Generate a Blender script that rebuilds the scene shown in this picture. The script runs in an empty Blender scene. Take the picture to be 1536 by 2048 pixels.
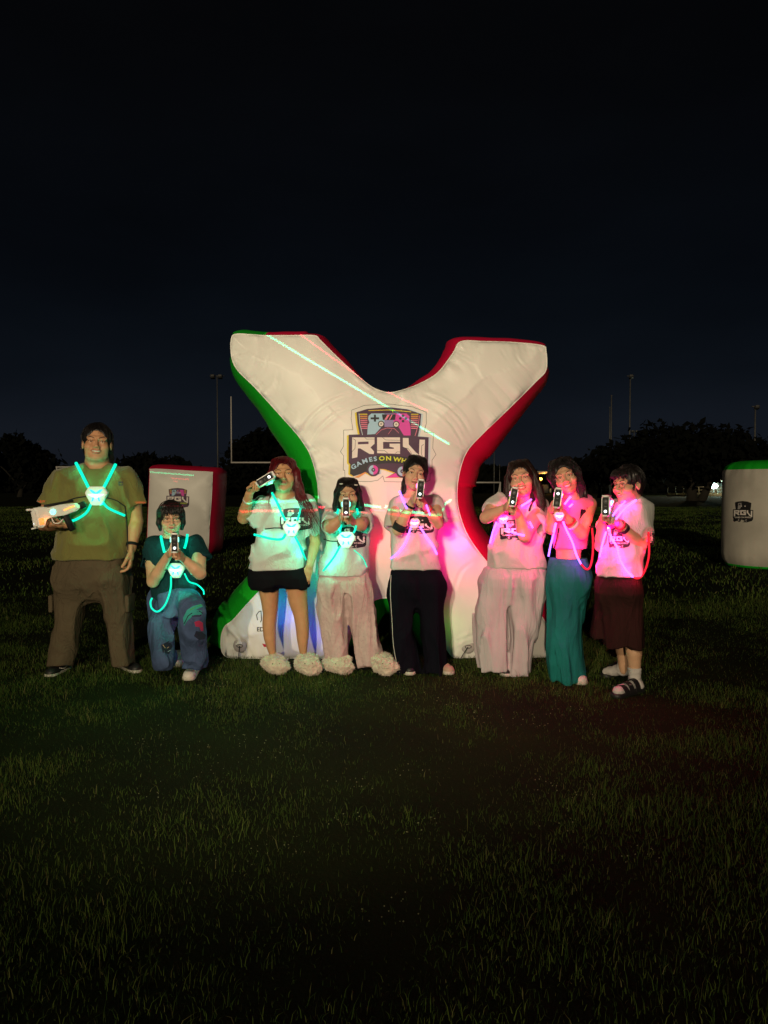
import bpy, math, random
import numpy as np
from mathutils import Vector, Matrix
from mathutils.bvhtree import BVHTree
from mathutils.geometry import delaunay_2d_cdt

random.seed(7)
RNG = np.random.default_rng(11)
scene = bpy.context.scene
col = scene.collection
R = math.radians

# ------------------------------------------------------------------ camera
FPX = 1490.0            # focal length in photo pixels (photo 1536 x 2048)
CAMZ = 1.38
PITCH = math.atan(56.0 / FPX)
cam_data = bpy.data.cameras.new('camera')
cam = bpy.data.objects.new('camera', cam_data)
col.objects.link(cam)
cam.location = (0, 0, CAMZ)
cam.rotation_euler = (math.pi / 2 - PITCH, 0, 0)
cam_data.sensor_fit = 'VERTICAL'
cam_data.sensor_height = 36.0
cam_data.lens = FPX / 2048 * 36.0
cam_data.clip_end = 2000
cam_data.clip_start = 0.05
scene.camera = cam
scene.render.resolution_x, scene.render.resolution_y = 768, 1024

# ------------------------------------------------------------------ night sky
world = bpy.data.worlds.new('World')
scene.world = world
world.use_nodes = True
wn, wl = world.node_tree.nodes, world.node_tree.links
bg = wn['Background']
tc = wn.new('ShaderNodeTexCoord')
sep = wn.new('ShaderNodeSeparateXYZ')
wl.new(tc.outputs['Generated'], sep.inputs[0])
ramp = wn.new('ShaderNodeValToRGB')
ramp.color_ramp.interpolation = 'B_SPLINE'
els = ramp.color_ramp.elements
els[0].position = 0.0
els[0].color = (0.0105, 0.0118, 0.0160, 1)
els[1].position = 1.0
els[1].color = (0.0014, 0.0014, 0.0016, 1)
for pos, c in ((0.05, (0.0078, 0.0104, 0.0160)), (0.14, (0.0036, 0.0054, 0.0086)),
               (0.28, (0.0018, 0.0028, 0.0045)), (0.5, (0.0018, 0.0020, 0.0026))):
    e = els.new(pos)
    e.color = (*c, 1)
wl.new(sep.outputs['Z'], ramp.inputs[0])
ns = wn.new('ShaderNodeTexNoise')
ns.inputs['Scale'].default_value = 2.2
ns.inputs['Detail'].default_value = 4
mapn = wn.new('ShaderNodeMapping')
mapn.inputs['Scale'].default_value = (1, 1, 3)
wl.new(tc.outputs['Generated'], mapn.inputs[0])
wl.new(mapn.outputs[0], ns.inputs['Vector'])
mr = wn.new('ShaderNodeMapRange')
mr.inputs['From Min'].default_value = 0.3
mr.inputs['From Max'].default_value = 0.7
mr.inputs['To Min'].default_value = 0.75
mr.inputs['To Max'].default_value = 1.25
wl.new(ns.outputs['Fac'], mr.inputs['Value'])
mul = wn.new('ShaderNodeMixRGB')
mul.blend_type = 'MULTIPLY'
mul.inputs[0].default_value = 1
wl.new(ramp.outputs[0], mul.inputs[1])
wl.new(mr.outputs[0], mul.inputs[2])
wl.new(mul.outputs[0], bg.inputs['Color'])
bg.inputs['Strength'].default_value = 0.85

# ------------------------------------------------------------------ key light
# far, faint field lighting from behind the camera, and the flood lamp that stands beside the photographer
KEY = Vector((-1.0, -0.4, 2.35))
sun_d = bpy.data.lights.new('field_lights_glow', 'SUN')
sun = bpy.data.objects.new('field_lights_glow', sun_d)
col.objects.link(sun)
sun_d.energy = 0.98
sun_d.angle = R(1.2)
sun_d.color = (1.0, 0.82, 0.54)
sun.rotation_euler = Vector((0.20, 1.0, -0.17)).to_track_quat('-Z', 'Y').to_euler()
key_d = bpy.data.lights.new('flood_lamp', 'SPOT')
key = bpy.data.objects.new('flood_lamp', key_d)
col.objects.link(key)
key.location = KEY
key_d.energy = 780
key_d.color = (1.0, 0.84, 0.57)
key_d.shadow_soft_size = 0.06
key_d.spot_size = R(70)
key_d.spot_blend = 1.0
key.rotation_euler = (Vector((-0.30, 6.2, 1.40)) - KEY).to_track_quat('-Z', 'Y').to_euler()

scene.view_settings.view_transform = 'Standard'
scene.view_settings.look = 'None'
scene.view_settings.exposure = 0
scene.view_settings.gamma = 1
scene.view_settings.use_curve_mapping = False
scene.cycles.use_denoising = True
scene.cycles.max_bounces = 6
scene.cycles.diffuse_bounces = 3
scene.cycles.glossy_bounces = 3
scene.cycles.sample_clamp_indirect = 3
scene.cycles.caustics_reflective = False
scene.cycles.caustics_refractive = False

# ------------------------------------------------------------------ helpers: places
CP, SP = math.cos(PITCH), math.sin(PITCH)
def ray(px, py):
    a, b = (px - 768.0) / FPX, (1024.0 - py) / FPX
    return Vector((a, CP + b * SP, -SP + b * CP))
def W(px, py, Y):
    """world point seen at photo pixel (px, py), Y metres in front of the camera"""
    d = ray(px, py)
    return Vector((0, 0, CAMZ)) + d * (Y / d.y)
def G(px, py):
    d = ray(px, py)
    return Vector((0, 0, CAMZ)) + d * (-CAMZ / d.z)
def PXM(Y):
    return Y / FPX        # metres per photo pixel at depth Y

# ------------------------------------------------------------------ helpers: materials
MATS = {}
def mat(name, color, rough=0.7, emit=None, estr=0.0, bump=0.0, bscale=200.0, var=0.0, vscale=6.0, metal=0.0,
        sheen=0.0, stretch=None, spec=0.4, alt=None, trans=0.0, coat=0.0, wrinkle=0.0, wscale=9.0, wst=(1, 1, .45)):
    if name in MATS:
        return MATS[name]
    m = bpy.data.materials.new(name)
    m.use_nodes = True
    nt = m.node_tree
    p = nt.nodes['Principled BSDF']
    p.inputs['Base Color'].default_value = (*color, 1)
    p.inputs['Roughness'].default_value = rough
    p.inputs['Metallic'].default_value = metal
    p.inputs['Specular IOR Level'].default_value = spec
    if sheen:
        p.inputs['Sheen Weight'].default_value = sheen
    if coat:
        p.inputs['Coat Weight'].default_value = coat
    if trans:
        p.inputs['Transmission Weight'].default_value = trans
    if emit:
        p.inputs['Emission Color'].default_value = (*emit, 1)
        p.inputs['Emission Strength'].default_value = estr
    if var or bump:
        t = nt.nodes.new('ShaderNodeTexCoord')
        mp = nt.nodes.new('ShaderNodeMapping')
        if stretch:
            mp.inputs['Scale'].default_value = stretch
        nt.links.new(t.outputs['Object'], mp.inputs[0])
    if var:
        n = nt.nodes.new('ShaderNodeTexNoise')
        n.inputs['Scale'].default_value = vscale
        n.inputs['Detail'].default_value = 5
        nt.links.new(mp.outputs[0], n.inputs['Vector'])
        cr = nt.nodes.new('ShaderNodeValToRGB')
        cr.color_ramp.elements[0].position = 0.32
        cr.color_ramp.elements[1].position = 0.68
        a = alt if alt else tuple(c * (1 - var) for c in color)
        b = color if alt else tuple(min(1, c * (1 + var)) for c in color)
        cr.color_ramp.elements[0].color = (*a, 1)
        cr.color_ramp.elements[1].color = (*b, 1)
        nt.links.new(n.outputs['Fac'], cr.inputs[0])
        nt.links.new(cr.outputs[0], p.inputs['Base Color'])
    if bump:
        n2 = nt.nodes.new('ShaderNodeTexNoise')
        n2.inputs['Scale'].default_value = bscale
        n2.inputs['Detail'].default_value = 4
        nt.links.new(mp.outputs[0], n2.inputs['Vector'])
        bm_ = nt.nodes.new('ShaderNodeBump')
        bm_.inputs['Strength'].default_value = bump
        bm_.inputs['Distance'].default_value = 0.004
        nt.links.new(n2.outputs['Fac'], bm_.inputs['Height'])
        nt.links.new(bm_.outputs[0], p.inputs['Normal'])
    if wrinkle:
        t = nt.nodes.new('ShaderNodeTexCoord'); mp = nt.nodes.new('ShaderNodeMapping'); mp.inputs['Scale'].default_value = wst
        nt.links.new(t.outputs['Object'], mp.inputs[0])
        nz = nt.nodes.new('ShaderNodeTexNoise'); nz.inputs['Scale'].default_value = wscale; nz.inputs['Detail'].default_value = 3; nz.inputs['Distortion'].default_value = 1.2
        nt.links.new(mp.outputs[0], nz.inputs['Vector'])
        s1 = nt.nodes.new('ShaderNodeMath'); s1.operation = 'SUBTRACT'; s1.inputs[1].default_value = .5; nt.links.new(nz.outputs['Fac'], s1.inputs[0])
        s2 = nt.nodes.new('ShaderNodeMath'); s2.operation = 'ABSOLUTE'; nt.links.new(s1.outputs[0], s2.inputs[0])
        s3 = nt.nodes.new('ShaderNodeMath'); s3.operation = 'POWER'; s3.inputs[1].default_value = .6; nt.links.new(s2.outputs[0], s3.inputs[0])
        b2 = nt.nodes.new('ShaderNodeBump'); b2.inputs['Strength'].default_value = wrinkle; b2.inputs['Distance'].default_value = .03; b2.invert = True
        nt.links.new(s3.outputs[0], b2.inputs['Height'])
        if p.inputs['Normal'].links: nt.links.new(p.inputs['Normal'].links[0].from_socket, b2.inputs['Normal'])
        nt.links.new(b2.outputs[0], p.inputs['Normal'])
    MATS[name] = m
    return m

# ------------------------------------------------------------------ helpers: objects
def mesh_obj(name, V, F, m, parent=None, smooth=True, label=None, cat=None, group=None, kind=None, mats=None, midx=None, local=False):
    me = bpy.data.meshes.new(name)
    V = np.asarray(V, dtype=np.float32).reshape(-1, 3)
    if isinstance(F, np.ndarray) and F.ndim == 2:
        n, k = F.shape
        me.vertices.add(len(V))
        me.vertices.foreach_set('co', V.ravel())
        me.loops.add(n * k)
        me.loops.foreach_set('vertex_index', F.astype(np.int32).ravel())
        me.polygons.add(n)
        me.polygons.foreach_set('loop_start', np.arange(0, n * k, k, dtype=np.int32))
        me.polygons.foreach_set('loop_total', np.full(n, k, dtype=np.int32))
        me.update(calc_edges=True)
        me.validate()
    else:
        me.from_pydata([tuple(float(c) for c in v) for v in V], [], [tuple(int(i) for i in f) for f in F])
        me.update()
    if smooth:
        me.polygons.foreach_set('use_smooth', np.ones(len(me.polygons), dtype=bool))
    if m:
        me.materials.append(m)
    if mats:
        for q in mats:
            me.materials.append(q)
        if midx is not None:
            me.polygons.foreach_set('material_index', np.asarray(midx, dtype=np.int32))
    o = bpy.data.objects.new(name, me)
    col.objects.link(o)
    if parent is not None:
        o.parent = parent
        if not local:
            o.matrix_parent_inverse = Matrix.Translation(parent_loc(parent)).inverted()
    tag(o, label, cat, group, kind)
    return o

def parent_loc(p):
    # parts are modelled in world coordinates; only the thing's Empty is offset
    return Vector(p.location) if p.type == 'EMPTY' else Vector((0, 0, 0))

def tag(o, label=None, cat=None, group=None, kind=None):
    if label: o['label'] = label
    if cat: o['category'] = cat
    if group: o['group'] = group
    if kind: o['kind'] = kind
    return o

def thing(name, loc, label, cat, group=None):
    o = bpy.data.objects.new(name, None)
    col.objects.link(o)
    o.location = loc
    o.empty_display_size = 0.1
    return tag(o, label, cat, group)

def lamp(name, loc, energy, color, radius=0.02, parent=None):
    d = bpy.data.lights.new(name, 'POINT')
    d.energy = energy
    d.color = color
    d.shadow_soft_size = radius
    o = bpy.data.objects.new(name, d)
    col.objects.link(o)
    o.location = loc
    if parent is not None:
        o.parent = parent
        o.matrix_parent_inverse = Matrix.Translation(parent_loc(parent)).inverted()
    return o

class MB:
    """collects boxes, tubes and lathes into one mesh"""
    def __init__(s):
        s.v, s.f, s.mi, s.cur = [], [], [], 0
    def add(s, V, F):
        b = len(s.v)
        s.v.extend([tuple(v) for v in V])
        for f in F:
            s.f.append(tuple(i + b for i in f))
            s.mi.append(s.cur)
    def box(s, c, size, M=None, bev=0.0):
        hx, hy, hz = size[0] / 2, size[1] / 2, size[2] / 2
        if bev <= 0:
            V = [Vector((x * hx, y * hy, z * hz)) for x in (-1, 1) for y in (-1, 1) for z in (-1, 1)]
            F = [(0, 1, 3, 2), (4, 6, 7, 5), (0, 4, 5, 1), (2, 3, 7, 6), (0, 2, 6, 4), (1, 5, 7, 3)]
        else:
            V, F = [], []
            prof = []
            for (sx, sy) in ((1, 1), (-1, 1), (-1, -1), (1, -1)):
                a0 = {(1, 1): 0, (-1, 1): 90, (-1, -1): 180, (1, -1): 270}[(sx, sy)]
                for k in range(4):
                    a = R(a0 + k * 30)
                    prof.append((sx * (hx - bev) + bev * math.cos(a), sy * (hy - bev) + bev * math.sin(a)))
            n = len(prof)
            lev = [(-hz, 0.7), (-hz + bev * 0.3, 0.25), (-hz + bev, 0), (hz - bev, 0), (hz - bev * 0.3, 0.25), (hz, 0.7)]
            for z, ins in lev:
                for (x, y) in prof:
                    k = ins * bev
                    V.append(Vector((x - math.copysign(min(k, abs(x)), x), y - math.copysign(min(k, abs(y)), y), z)))
            for l in range(len(lev) - 1):
                for i in range(n):
                    j = (i + 1) % n
                    F.append((l * n + i, l * n + j, (l + 1) * n + j, (l + 1) * n + i))
            F.append(tuple(reversed(range(n))))
            F.append(tuple((len(lev) - 1) * n + i for i in range(n)))
        if M is not None:
            V = [M @ v for v in V]
        V = [v + Vector(c) for v in V]
        s.add(V, F)
    def tube(s, pts, r, n=8, flat=None, caps=True):
        pts = [Vector(p) for p in pts]
        rs = r if isinstance(r, (list, tuple)) else [r] * len(pts)
        V, F = [], []
        t0 = (pts[1] - pts[0]).normalized()
        ref = Vector((0, 0, 1)) if abs(t0.z) < 0.9 else Vector((1, 0, 0))
        nrm = t0.cross(ref).normalized()
        for i, p in enumerate(pts):
            t = (pts[min(i + 1, len(pts) - 1)] - pts[max(i - 1, 0)])
            t = t.normalized() if t.length > 1e-9 else t0
            nrm = (nrm - t * nrm.dot(t))
            nrm = nrm.normalized() if nrm.length > 1e-6 else t.orthogonal().normalized()
            bn = t.cross(nrm)
            for k in range(n):
                a = 2 * math.pi * k / n
                V.append(p + (nrm * math.cos(a) + bn * math.sin(a) * (flat or 1)) * rs[i])
        for i in range(len(pts) - 1):
            for k in range(n):
                j = (k + 1) % n
                F.append((i * n + k, i * n + j, (i + 1) * n + j, (i + 1) * n + k))
        if caps:
            F.append(tuple(reversed(range(n))))
            F.append(tuple((len(pts) - 1) * n + k for k in range(n)))
        s.add(V, F)
    def lathe(s, prof, c, n=24, axis=None):
        V, F = [], []
        for (r, z) in prof:
            for k in range(n):
                a = 2 * math.pi * k / n
                V.append(Vector((r * math.cos(a), r * math.sin(a), z)))
        if axis is not None:
            q = Vector((0, 0, 1)).rotation_difference(Vector(axis))
            V = [q @ v for v in V]
        V = [v + Vector(c) for v in V]
        for i in range(len(prof) - 1):
            for k in range(n):
                j = (k + 1) % n
                F.append((i * n + k, i * n + j, (i + 1) * n + j, (i + 1) * n + k))
        F.append(tuple(reversed(range(n))))
        F.append(tuple((len(prof) - 1) * n + k for k in range(n)))
        s.add(V, F)
    def build(s, name, m, parent=None, **kw):
        return mesh_obj(name, s.v, s.f, m, parent, midx=(s.mi if kw.get('mats') else None), **kw)

def spline(P, n):
    """Catmull-Rom through the rows of P, n samples per span"""
    P = np.asarray(P, float)
    if len(P) < 3:
        t = np.linspace(0, 1, n + 1)[:, None]
        return P[0] * (1 - t) + P[-1] * t
    Q = np.vstack([2 * P[0] - P[1], P, 2 * P[-1] - P[-2]])
    out = []
    for i in range(1, len(Q) - 2):
        for t in np.linspace(0, 1, n, endpoint=False):
            a, b, c, d = Q[i - 1], Q[i], Q[i + 1], Q[i + 2]
            out.append(0.5 * ((2 * b) + (c - a) * t + (2 * a - 5 * b + 4 * c - d) * t * t + (3 * b - a - 3 * c + d) * t ** 3))
    out.append(P[-1])
    return np.array(out)

def spline_closed(P, n):
    P = np.asarray(P, float)
    N = len(P)
    out = []
    for i in range(N):
        a, b, c, d = P[i - 1], P[i], P[(i + 1) % N], P[(i + 2) % N]
        for t in np.linspace(0, 1, n, endpoint=False):
            out.append(0.5 * ((2 * b) + (c - a) * t + (2 * a - 5 * b + 4 * c - d) * t * t + (3 * b - a - 3 * c + d) * t ** 3))
    return np.array(out)

# ------------------------------------------------------------------ helpers: noise
_LAT = np.random.default_rng(5).random((32, 32, 32)).astype(np.float32) * 2 - 1
def noise3(x, y, z):
    x, y, z = np.broadcast_arrays(x, y, z)
    xi, yi, zi = np.floor(x).astype(int), np.floor(y).astype(int), np.floor(z).astype(int)
    fx, fy, fz = x - xi, y - yi, z - zi
    fx = fx * fx * (3 - 2 * fx); fy = fy * fy * (3 - 2 * fy); fz = fz * fz * (3 - 2 * fz)
    def L(a, b, c): return _LAT[(xi + a) & 31, (yi + b) & 31, (zi + c) & 31]
    def mix(a, b, t): return a + (b - a) * t
    return mix(mix(mix(L(0, 0, 0), L(1, 0, 0), fx), mix(L(0, 1, 0), L(1, 1, 0), fx), fy),
               mix(mix(L(0, 0, 1), L(1, 0, 1), fx), mix(L(0, 1, 1), L(1, 1, 1), fx), fy), fz)

# ------------------------------------------------------------------ helpers: implicit surfaces
def axis_pts(lo, hi, fine, hc, hf):
    """grid coordinates, spacing hc, with spacing hf inside the 'fine' intervals"""
    out = [lo]
    while out[-1] < hi:
        x = out[-1]
        h = hf if any(a - hc <= x <= b for a, b in fine) else hc
        out.append(x + h)
    return np.array(out, dtype=np.float32)

class Field:
    def __init__(s, lo, hi, h, fine=(), hf=None):
        hf = hf or h
        s.ax = [axis_pts(lo[i], hi[i], [(f[0][i], f[1][i]) for f in fine], h, hf) for i in range(3)]
        s.F = np.full([len(a) for a in s.ax], 0.15, dtype=np.float32)
    def sl(s, lo, hi):
        r = []
        for i in range(3):
            a = int(np.searchsorted(s.ax[i], lo[i])); b = int(np.searchsorted(s.ax[i], hi[i])) + 1
            a = max(0, a - 1)
            if b <= a: b = a
            r.append(slice(a, min(b, len(s.ax[i]))))
        return tuple(r)
    def grid(s, sl):
        return (s.ax[0][sl[0]][:, None, None], s.ax[1][sl[1]][None, :, None], s.ax[2][sl[2]][None, None, :])
    def smin(s, sl, d, k):
        f = s.F[sl]
        if k <= 0:
            s.F[sl] = np.minimum(f, d)
        else:
            h = np.clip(0.5 + 0.5 * (f - d) / k, 0, 1)
            s.F[sl] = f + (d - f) * h - k * h * (1 - h)
    def smax(s, sl, d, k):
        f = s.F[sl]
        if k <= 0:
            s.F[sl] = np.maximum(f, d)
        else:
            h = np.clip(0.5 - 0.5 * (f - d) / k, 0, 1)
            s.F[sl] = f + (d - f) * h + k * h * (1 - h)
    def seg(s, a, b, ra, rb, k=0.02, side=None, flat=1.0, cap=False, sub=False):
        """tapered limb from a to b; 'side' direction keeps the radius, across it is scaled by 'flat'; cap = flat end at b"""
        a, b = np.array(a, float), np.array(b, float)
        rm = max(ra, rb) + 2 * k + 0.02
        sl = s.sl(np.minimum(a, b) - rm, np.maximum(a, b) + rm)
        X, Y, Z = s.grid(sl)
        if 0 in (X.size, Y.size, Z.size): return
        ba = b - a
        L = float(np.linalg.norm(ba)) + 1e-9
        ax = ba / L
        px, py, pz = X - a[0], Y - a[1], Z - a[2]
        w = px * ax[0] + py * ax[1] + pz * ax[2]
        t = np.clip(w / L, 0, 1)
        r = ra + (rb - ra) * t
        we = w - t * L
        qx, qy, qz = px - ax[0] * w, py - ax[1] * w, pz - ax[2] * w
        if flat != 1.0:
            sd = np.array(side, float)
            sd = sd - ax * sd.dot(ax); sd /= np.linalg.norm(sd)
            nn = np.cross(ax, sd)
            u = qx * sd[0] + qy * sd[1] + qz * sd[2]
            v = (qx * nn[0] + qy * nn[1] + qz * nn[2]) / flat
            q2 = u * u + v * v
            fm = min(1.0, flat)
        else:
            q2 = qx * qx + qy * qy + qz * qz
            fm = 1.0
        if cap:
            d = np.sqrt(q2 + np.where(w < 0, w * w, 0)) - r
            d = np.maximum(d * fm, w - L)
        else:
            d = (np.sqrt(q2 + we * we) - r) * fm
        if sub: s.smax(sl, -d, k)
        else: s.smin(sl, d, k)
    def ell(s, c, r, axes=None, k=0.02, sub=False):
        c = np.array(c, float)
        rm = max(r) + 2 * k + 0.015
        sl = s.sl(c - rm, c + rm)
        X, Y, Z = s.grid(sl)
        if 0 in (X.size, Y.size, Z.size): return
        x, y, z = X - c[0], Y - c[1], Z - c[2]
        if axes is None: axes = ((1, 0, 0), (0, 1, 0), (0, 0, 1))
        q = 0
        for A, rr in zip(axes, r):
            q = q + ((x * A[0] + y * A[1] + z * A[2]) / rr) ** 2
        d = (np.sqrt(q) - 1) * min(r)
        if sub: s.smax(sl, -d, k)
        else: s.smin(sl, d, k)
    def zloft(s, S, k=0.02, cut=True, power=2.0, sub=False, yaw=0.0):
        """S rows: z, cx, cy, half width, half depth (z descending or ascending)"""
        S = np.array(sorted(map(tuple, S)), float)
        z0, z1 = S[0, 0], S[-1, 0]
        wm = max(S[:, 3].max(), S[:, 4].max()) + 2 * k + 0.03
        lo = (S[:, 1].min() - wm, S[:, 2].min() - wm, z0 - 0.05)
        hi = (S[:, 1].max() + wm, S[:, 2].max() + wm, z1 + 0.05)
        sl = s.sl(lo, hi)
        X, Y, Z = s.grid(sl)
        if 0 in (X.size, Y.size, Z.size): return
        zz = Z.ravel()
        g = [np.interp(zz, S[:, 0], S[:, i])[None, None, :] for i in range(1, 5)]
        x, y = X - g[0], Y - g[1]
        if yaw:
            cy_, sy_ = math.cos(yaw), math.sin(yaw)
            x, y = x * cy_ + y * sy_, -x * sy_ + y * cy_
        q = (np.abs(x / g[2]) ** power + np.abs(y / g[3]) ** power) ** (1 / power)
        d = (q - 1) * np.minimum(g[2], g[3])
        if cut:
            d = np.maximum(d, np.maximum(z0 - Z, Z - z1))
        if sub: s.smax(sl, -d, k)
        else: s.smin(sl, d, k)
    def plane(s, p, n, k=0.0):
        """cut away everything on the side n of point p"""
        n = np.array(n, float); n /= np.linalg.norm(n)
        X, Y, Z = s.ax[0][:, None, None], s.ax[1][None, :, None], s.ax[2][None, None, :]
        d = (X - p[0]) * n[0] + (Y - p[1]) * n[1] + (Z - p[2]) * n[2]
        s.smax((slice(None),) * 3, d, k)
    def disp(s, fn):
        m = np.abs(s.F) < 0.05
        I = np.nonzero(m)
        s.F[m] += fn(s.ax[0][I[0]], s.ax[1][I[1]], s.ax[2][I[2]]).astype(np.float32)
    def mesh(s):
        F = s.F
        S = F < 0
        c = np.zeros([n - 1 for n in F.shape], dtype=np.int8)
        for i in (0, 1):
            for j in (0, 1):
                for k in (0, 1):
                    c += S[i:F.shape[0] - 1 + i, j:F.shape[1] - 1 + j, k:F.shape[2] - 1 + k]
        act = (c > 0) & (c < 8)
        idx = np.full(act.shape, -1, dtype=np.int64)
        I, J, K = np.nonzero(act)
        idx[I, J, K] = np.arange(len(I))
        P = np.zeros((len(I), 3)); cnt = np.zeros(len(I))
        C = [(a, b, d) for a in (0, 1) for b in (0, 1) for d in (0, 1)]
        for ca in C:
            for axx in range(3):
                if ca[axx]: continue
                cb = list(ca); cb[axx] = 1
                fa = F[I + ca[0], J + ca[1], K + ca[2]]; fb = F[I + cb[0], J + cb[1], K + cb[2]]
                m = (fa < 0) != (fb < 0)
                t = np.where(m, fa / np.where(fa == fb, 1, fa - fb), 0)
                pa = np.stack([s.ax[0][I + ca[0]], s.ax[1][J + ca[1]], s.ax[2][K + ca[2]]], 1)
                pb = np.stack([s.ax[0][I + cb[0]], s.ax[1][J + cb[1]], s.ax[2][K + cb[2]]], 1)
                P += np.where(m[:, None], pa + (pb - pa) * t[:, None], 0)
                cnt += m
        P /= cnt[:, None]
        quads = []
        # x edges
        def emit(e, a, b, c_, d_):
            fl = e
            q = np.stack([a, b, c_, d_], 1)
            q[fl] = q[fl][:, ::-1]
            quads.append(q)
        m = S[:-1, 1:-1, 1:-1] != S[1:, 1:-1, 1:-1]
        i, j, k = np.nonzero(m); j += 1; k += 1
        emit(~S[i, j, k], idx[i, j - 1, k - 1], idx[i, j, k - 1], idx[i, j, k], idx[i, j - 1, k])
        m = S[1:-1, :-1, 1:-1] != S[1:-1, 1:, 1:-1]
        i, j, k = np.nonzero(m); i += 1; k += 1
        emit(S[i, j, k], idx[i - 1, j, k - 1], idx[i, j, k - 1], idx[i, j, k], idx[i - 1, j, k])
        m = S[1:-1, 1:-1, :-1] != S[1:-1, 1:-1, 1:]
        i, j, k = np.nonzero(m); i += 1; j += 1
        emit(~S[i, j, k], idx[i - 1, j - 1, k], idx[i, j - 1, k], idx[i, j, k], idx[i - 1, j, k])
        Q = np.concatenate(quads)
        return P, Q

def bvh_of(o):
    me = o.data
    n = len(me.vertices)
    V = np.empty(n * 3, dtype=np.float32); me.vertices.foreach_get('co', V)
    return BVHTree.FromPolygons(V.reshape(-1, 3).tolist(), [tuple(p.vertices) for p in me.polygons])

def cast(bvhs, px, py, maxd=30):
    """first surface seen from the camera position through a photo pixel"""
    o = Vector((0, 0, CAMZ)); d = ray(px, py).normalized()
    best = None
    for b in bvhs:
        h = b.ray_cast(o, d, maxd)
        if h[0] is not None and (best is None or h[3] < best[3]): best = h
    return best
# ================================================================== SETTING
def struct(name, V, F, m, smooth=False):
    return mesh_obj(name, V, F, m, smooth=smooth, kind='structure')

# ---- ground
def ground_h(x, y):
    return 0.012 * noise3(np.asarray(x) * 0.9, np.asarray(y) * 0.9, np.asarray(x) * 0) + 0.02 * noise3(np.asarray(x) * 0.12 + 5, np.asarray(y) * 0.12, np.asarray(x) * 0 + 3)
gm = mat('turf_soil', (0.016, 0.021, 0.007), rough=1.0, var=0.5, vscale=1.4, bump=0.8, bscale=60, alt=(0.011, 0.012, 0.006), spec=0.05)
gx = np.concatenate([np.linspace(-600, -14, 14), np.linspace(-12, 12, 97), np.linspace(14, 600, 14)])
gy = np.concatenate([np.linspace(-60, -3, 8), np.linspace(-2, 18, 81), np.linspace(20, 900, 20)])
XX, YY = np.meshgrid(gx, gy, indexing='ij')
ZZ = np.where((np.abs(XX) < 12) & (YY > -2) & (YY < 18), ground_h(XX, YY) - 0.012, -0.02)
V = np.stack([XX.ravel(), YY.ravel(), ZZ.ravel()], 1)
ii, jj = np.meshgrid(np.arange(len(gx) - 1), np.arange(len(gy) - 1), indexing='ij')
n1 = len(gy)
F = np.stack([ii * n1 + jj, (ii + 1) * n1 + jj, (ii + 1) * n1 + jj + 1, ii * n1 + jj + 1], -1).reshape(-1, 4)
struct('ground', V, F, gm, smooth=True)

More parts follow.
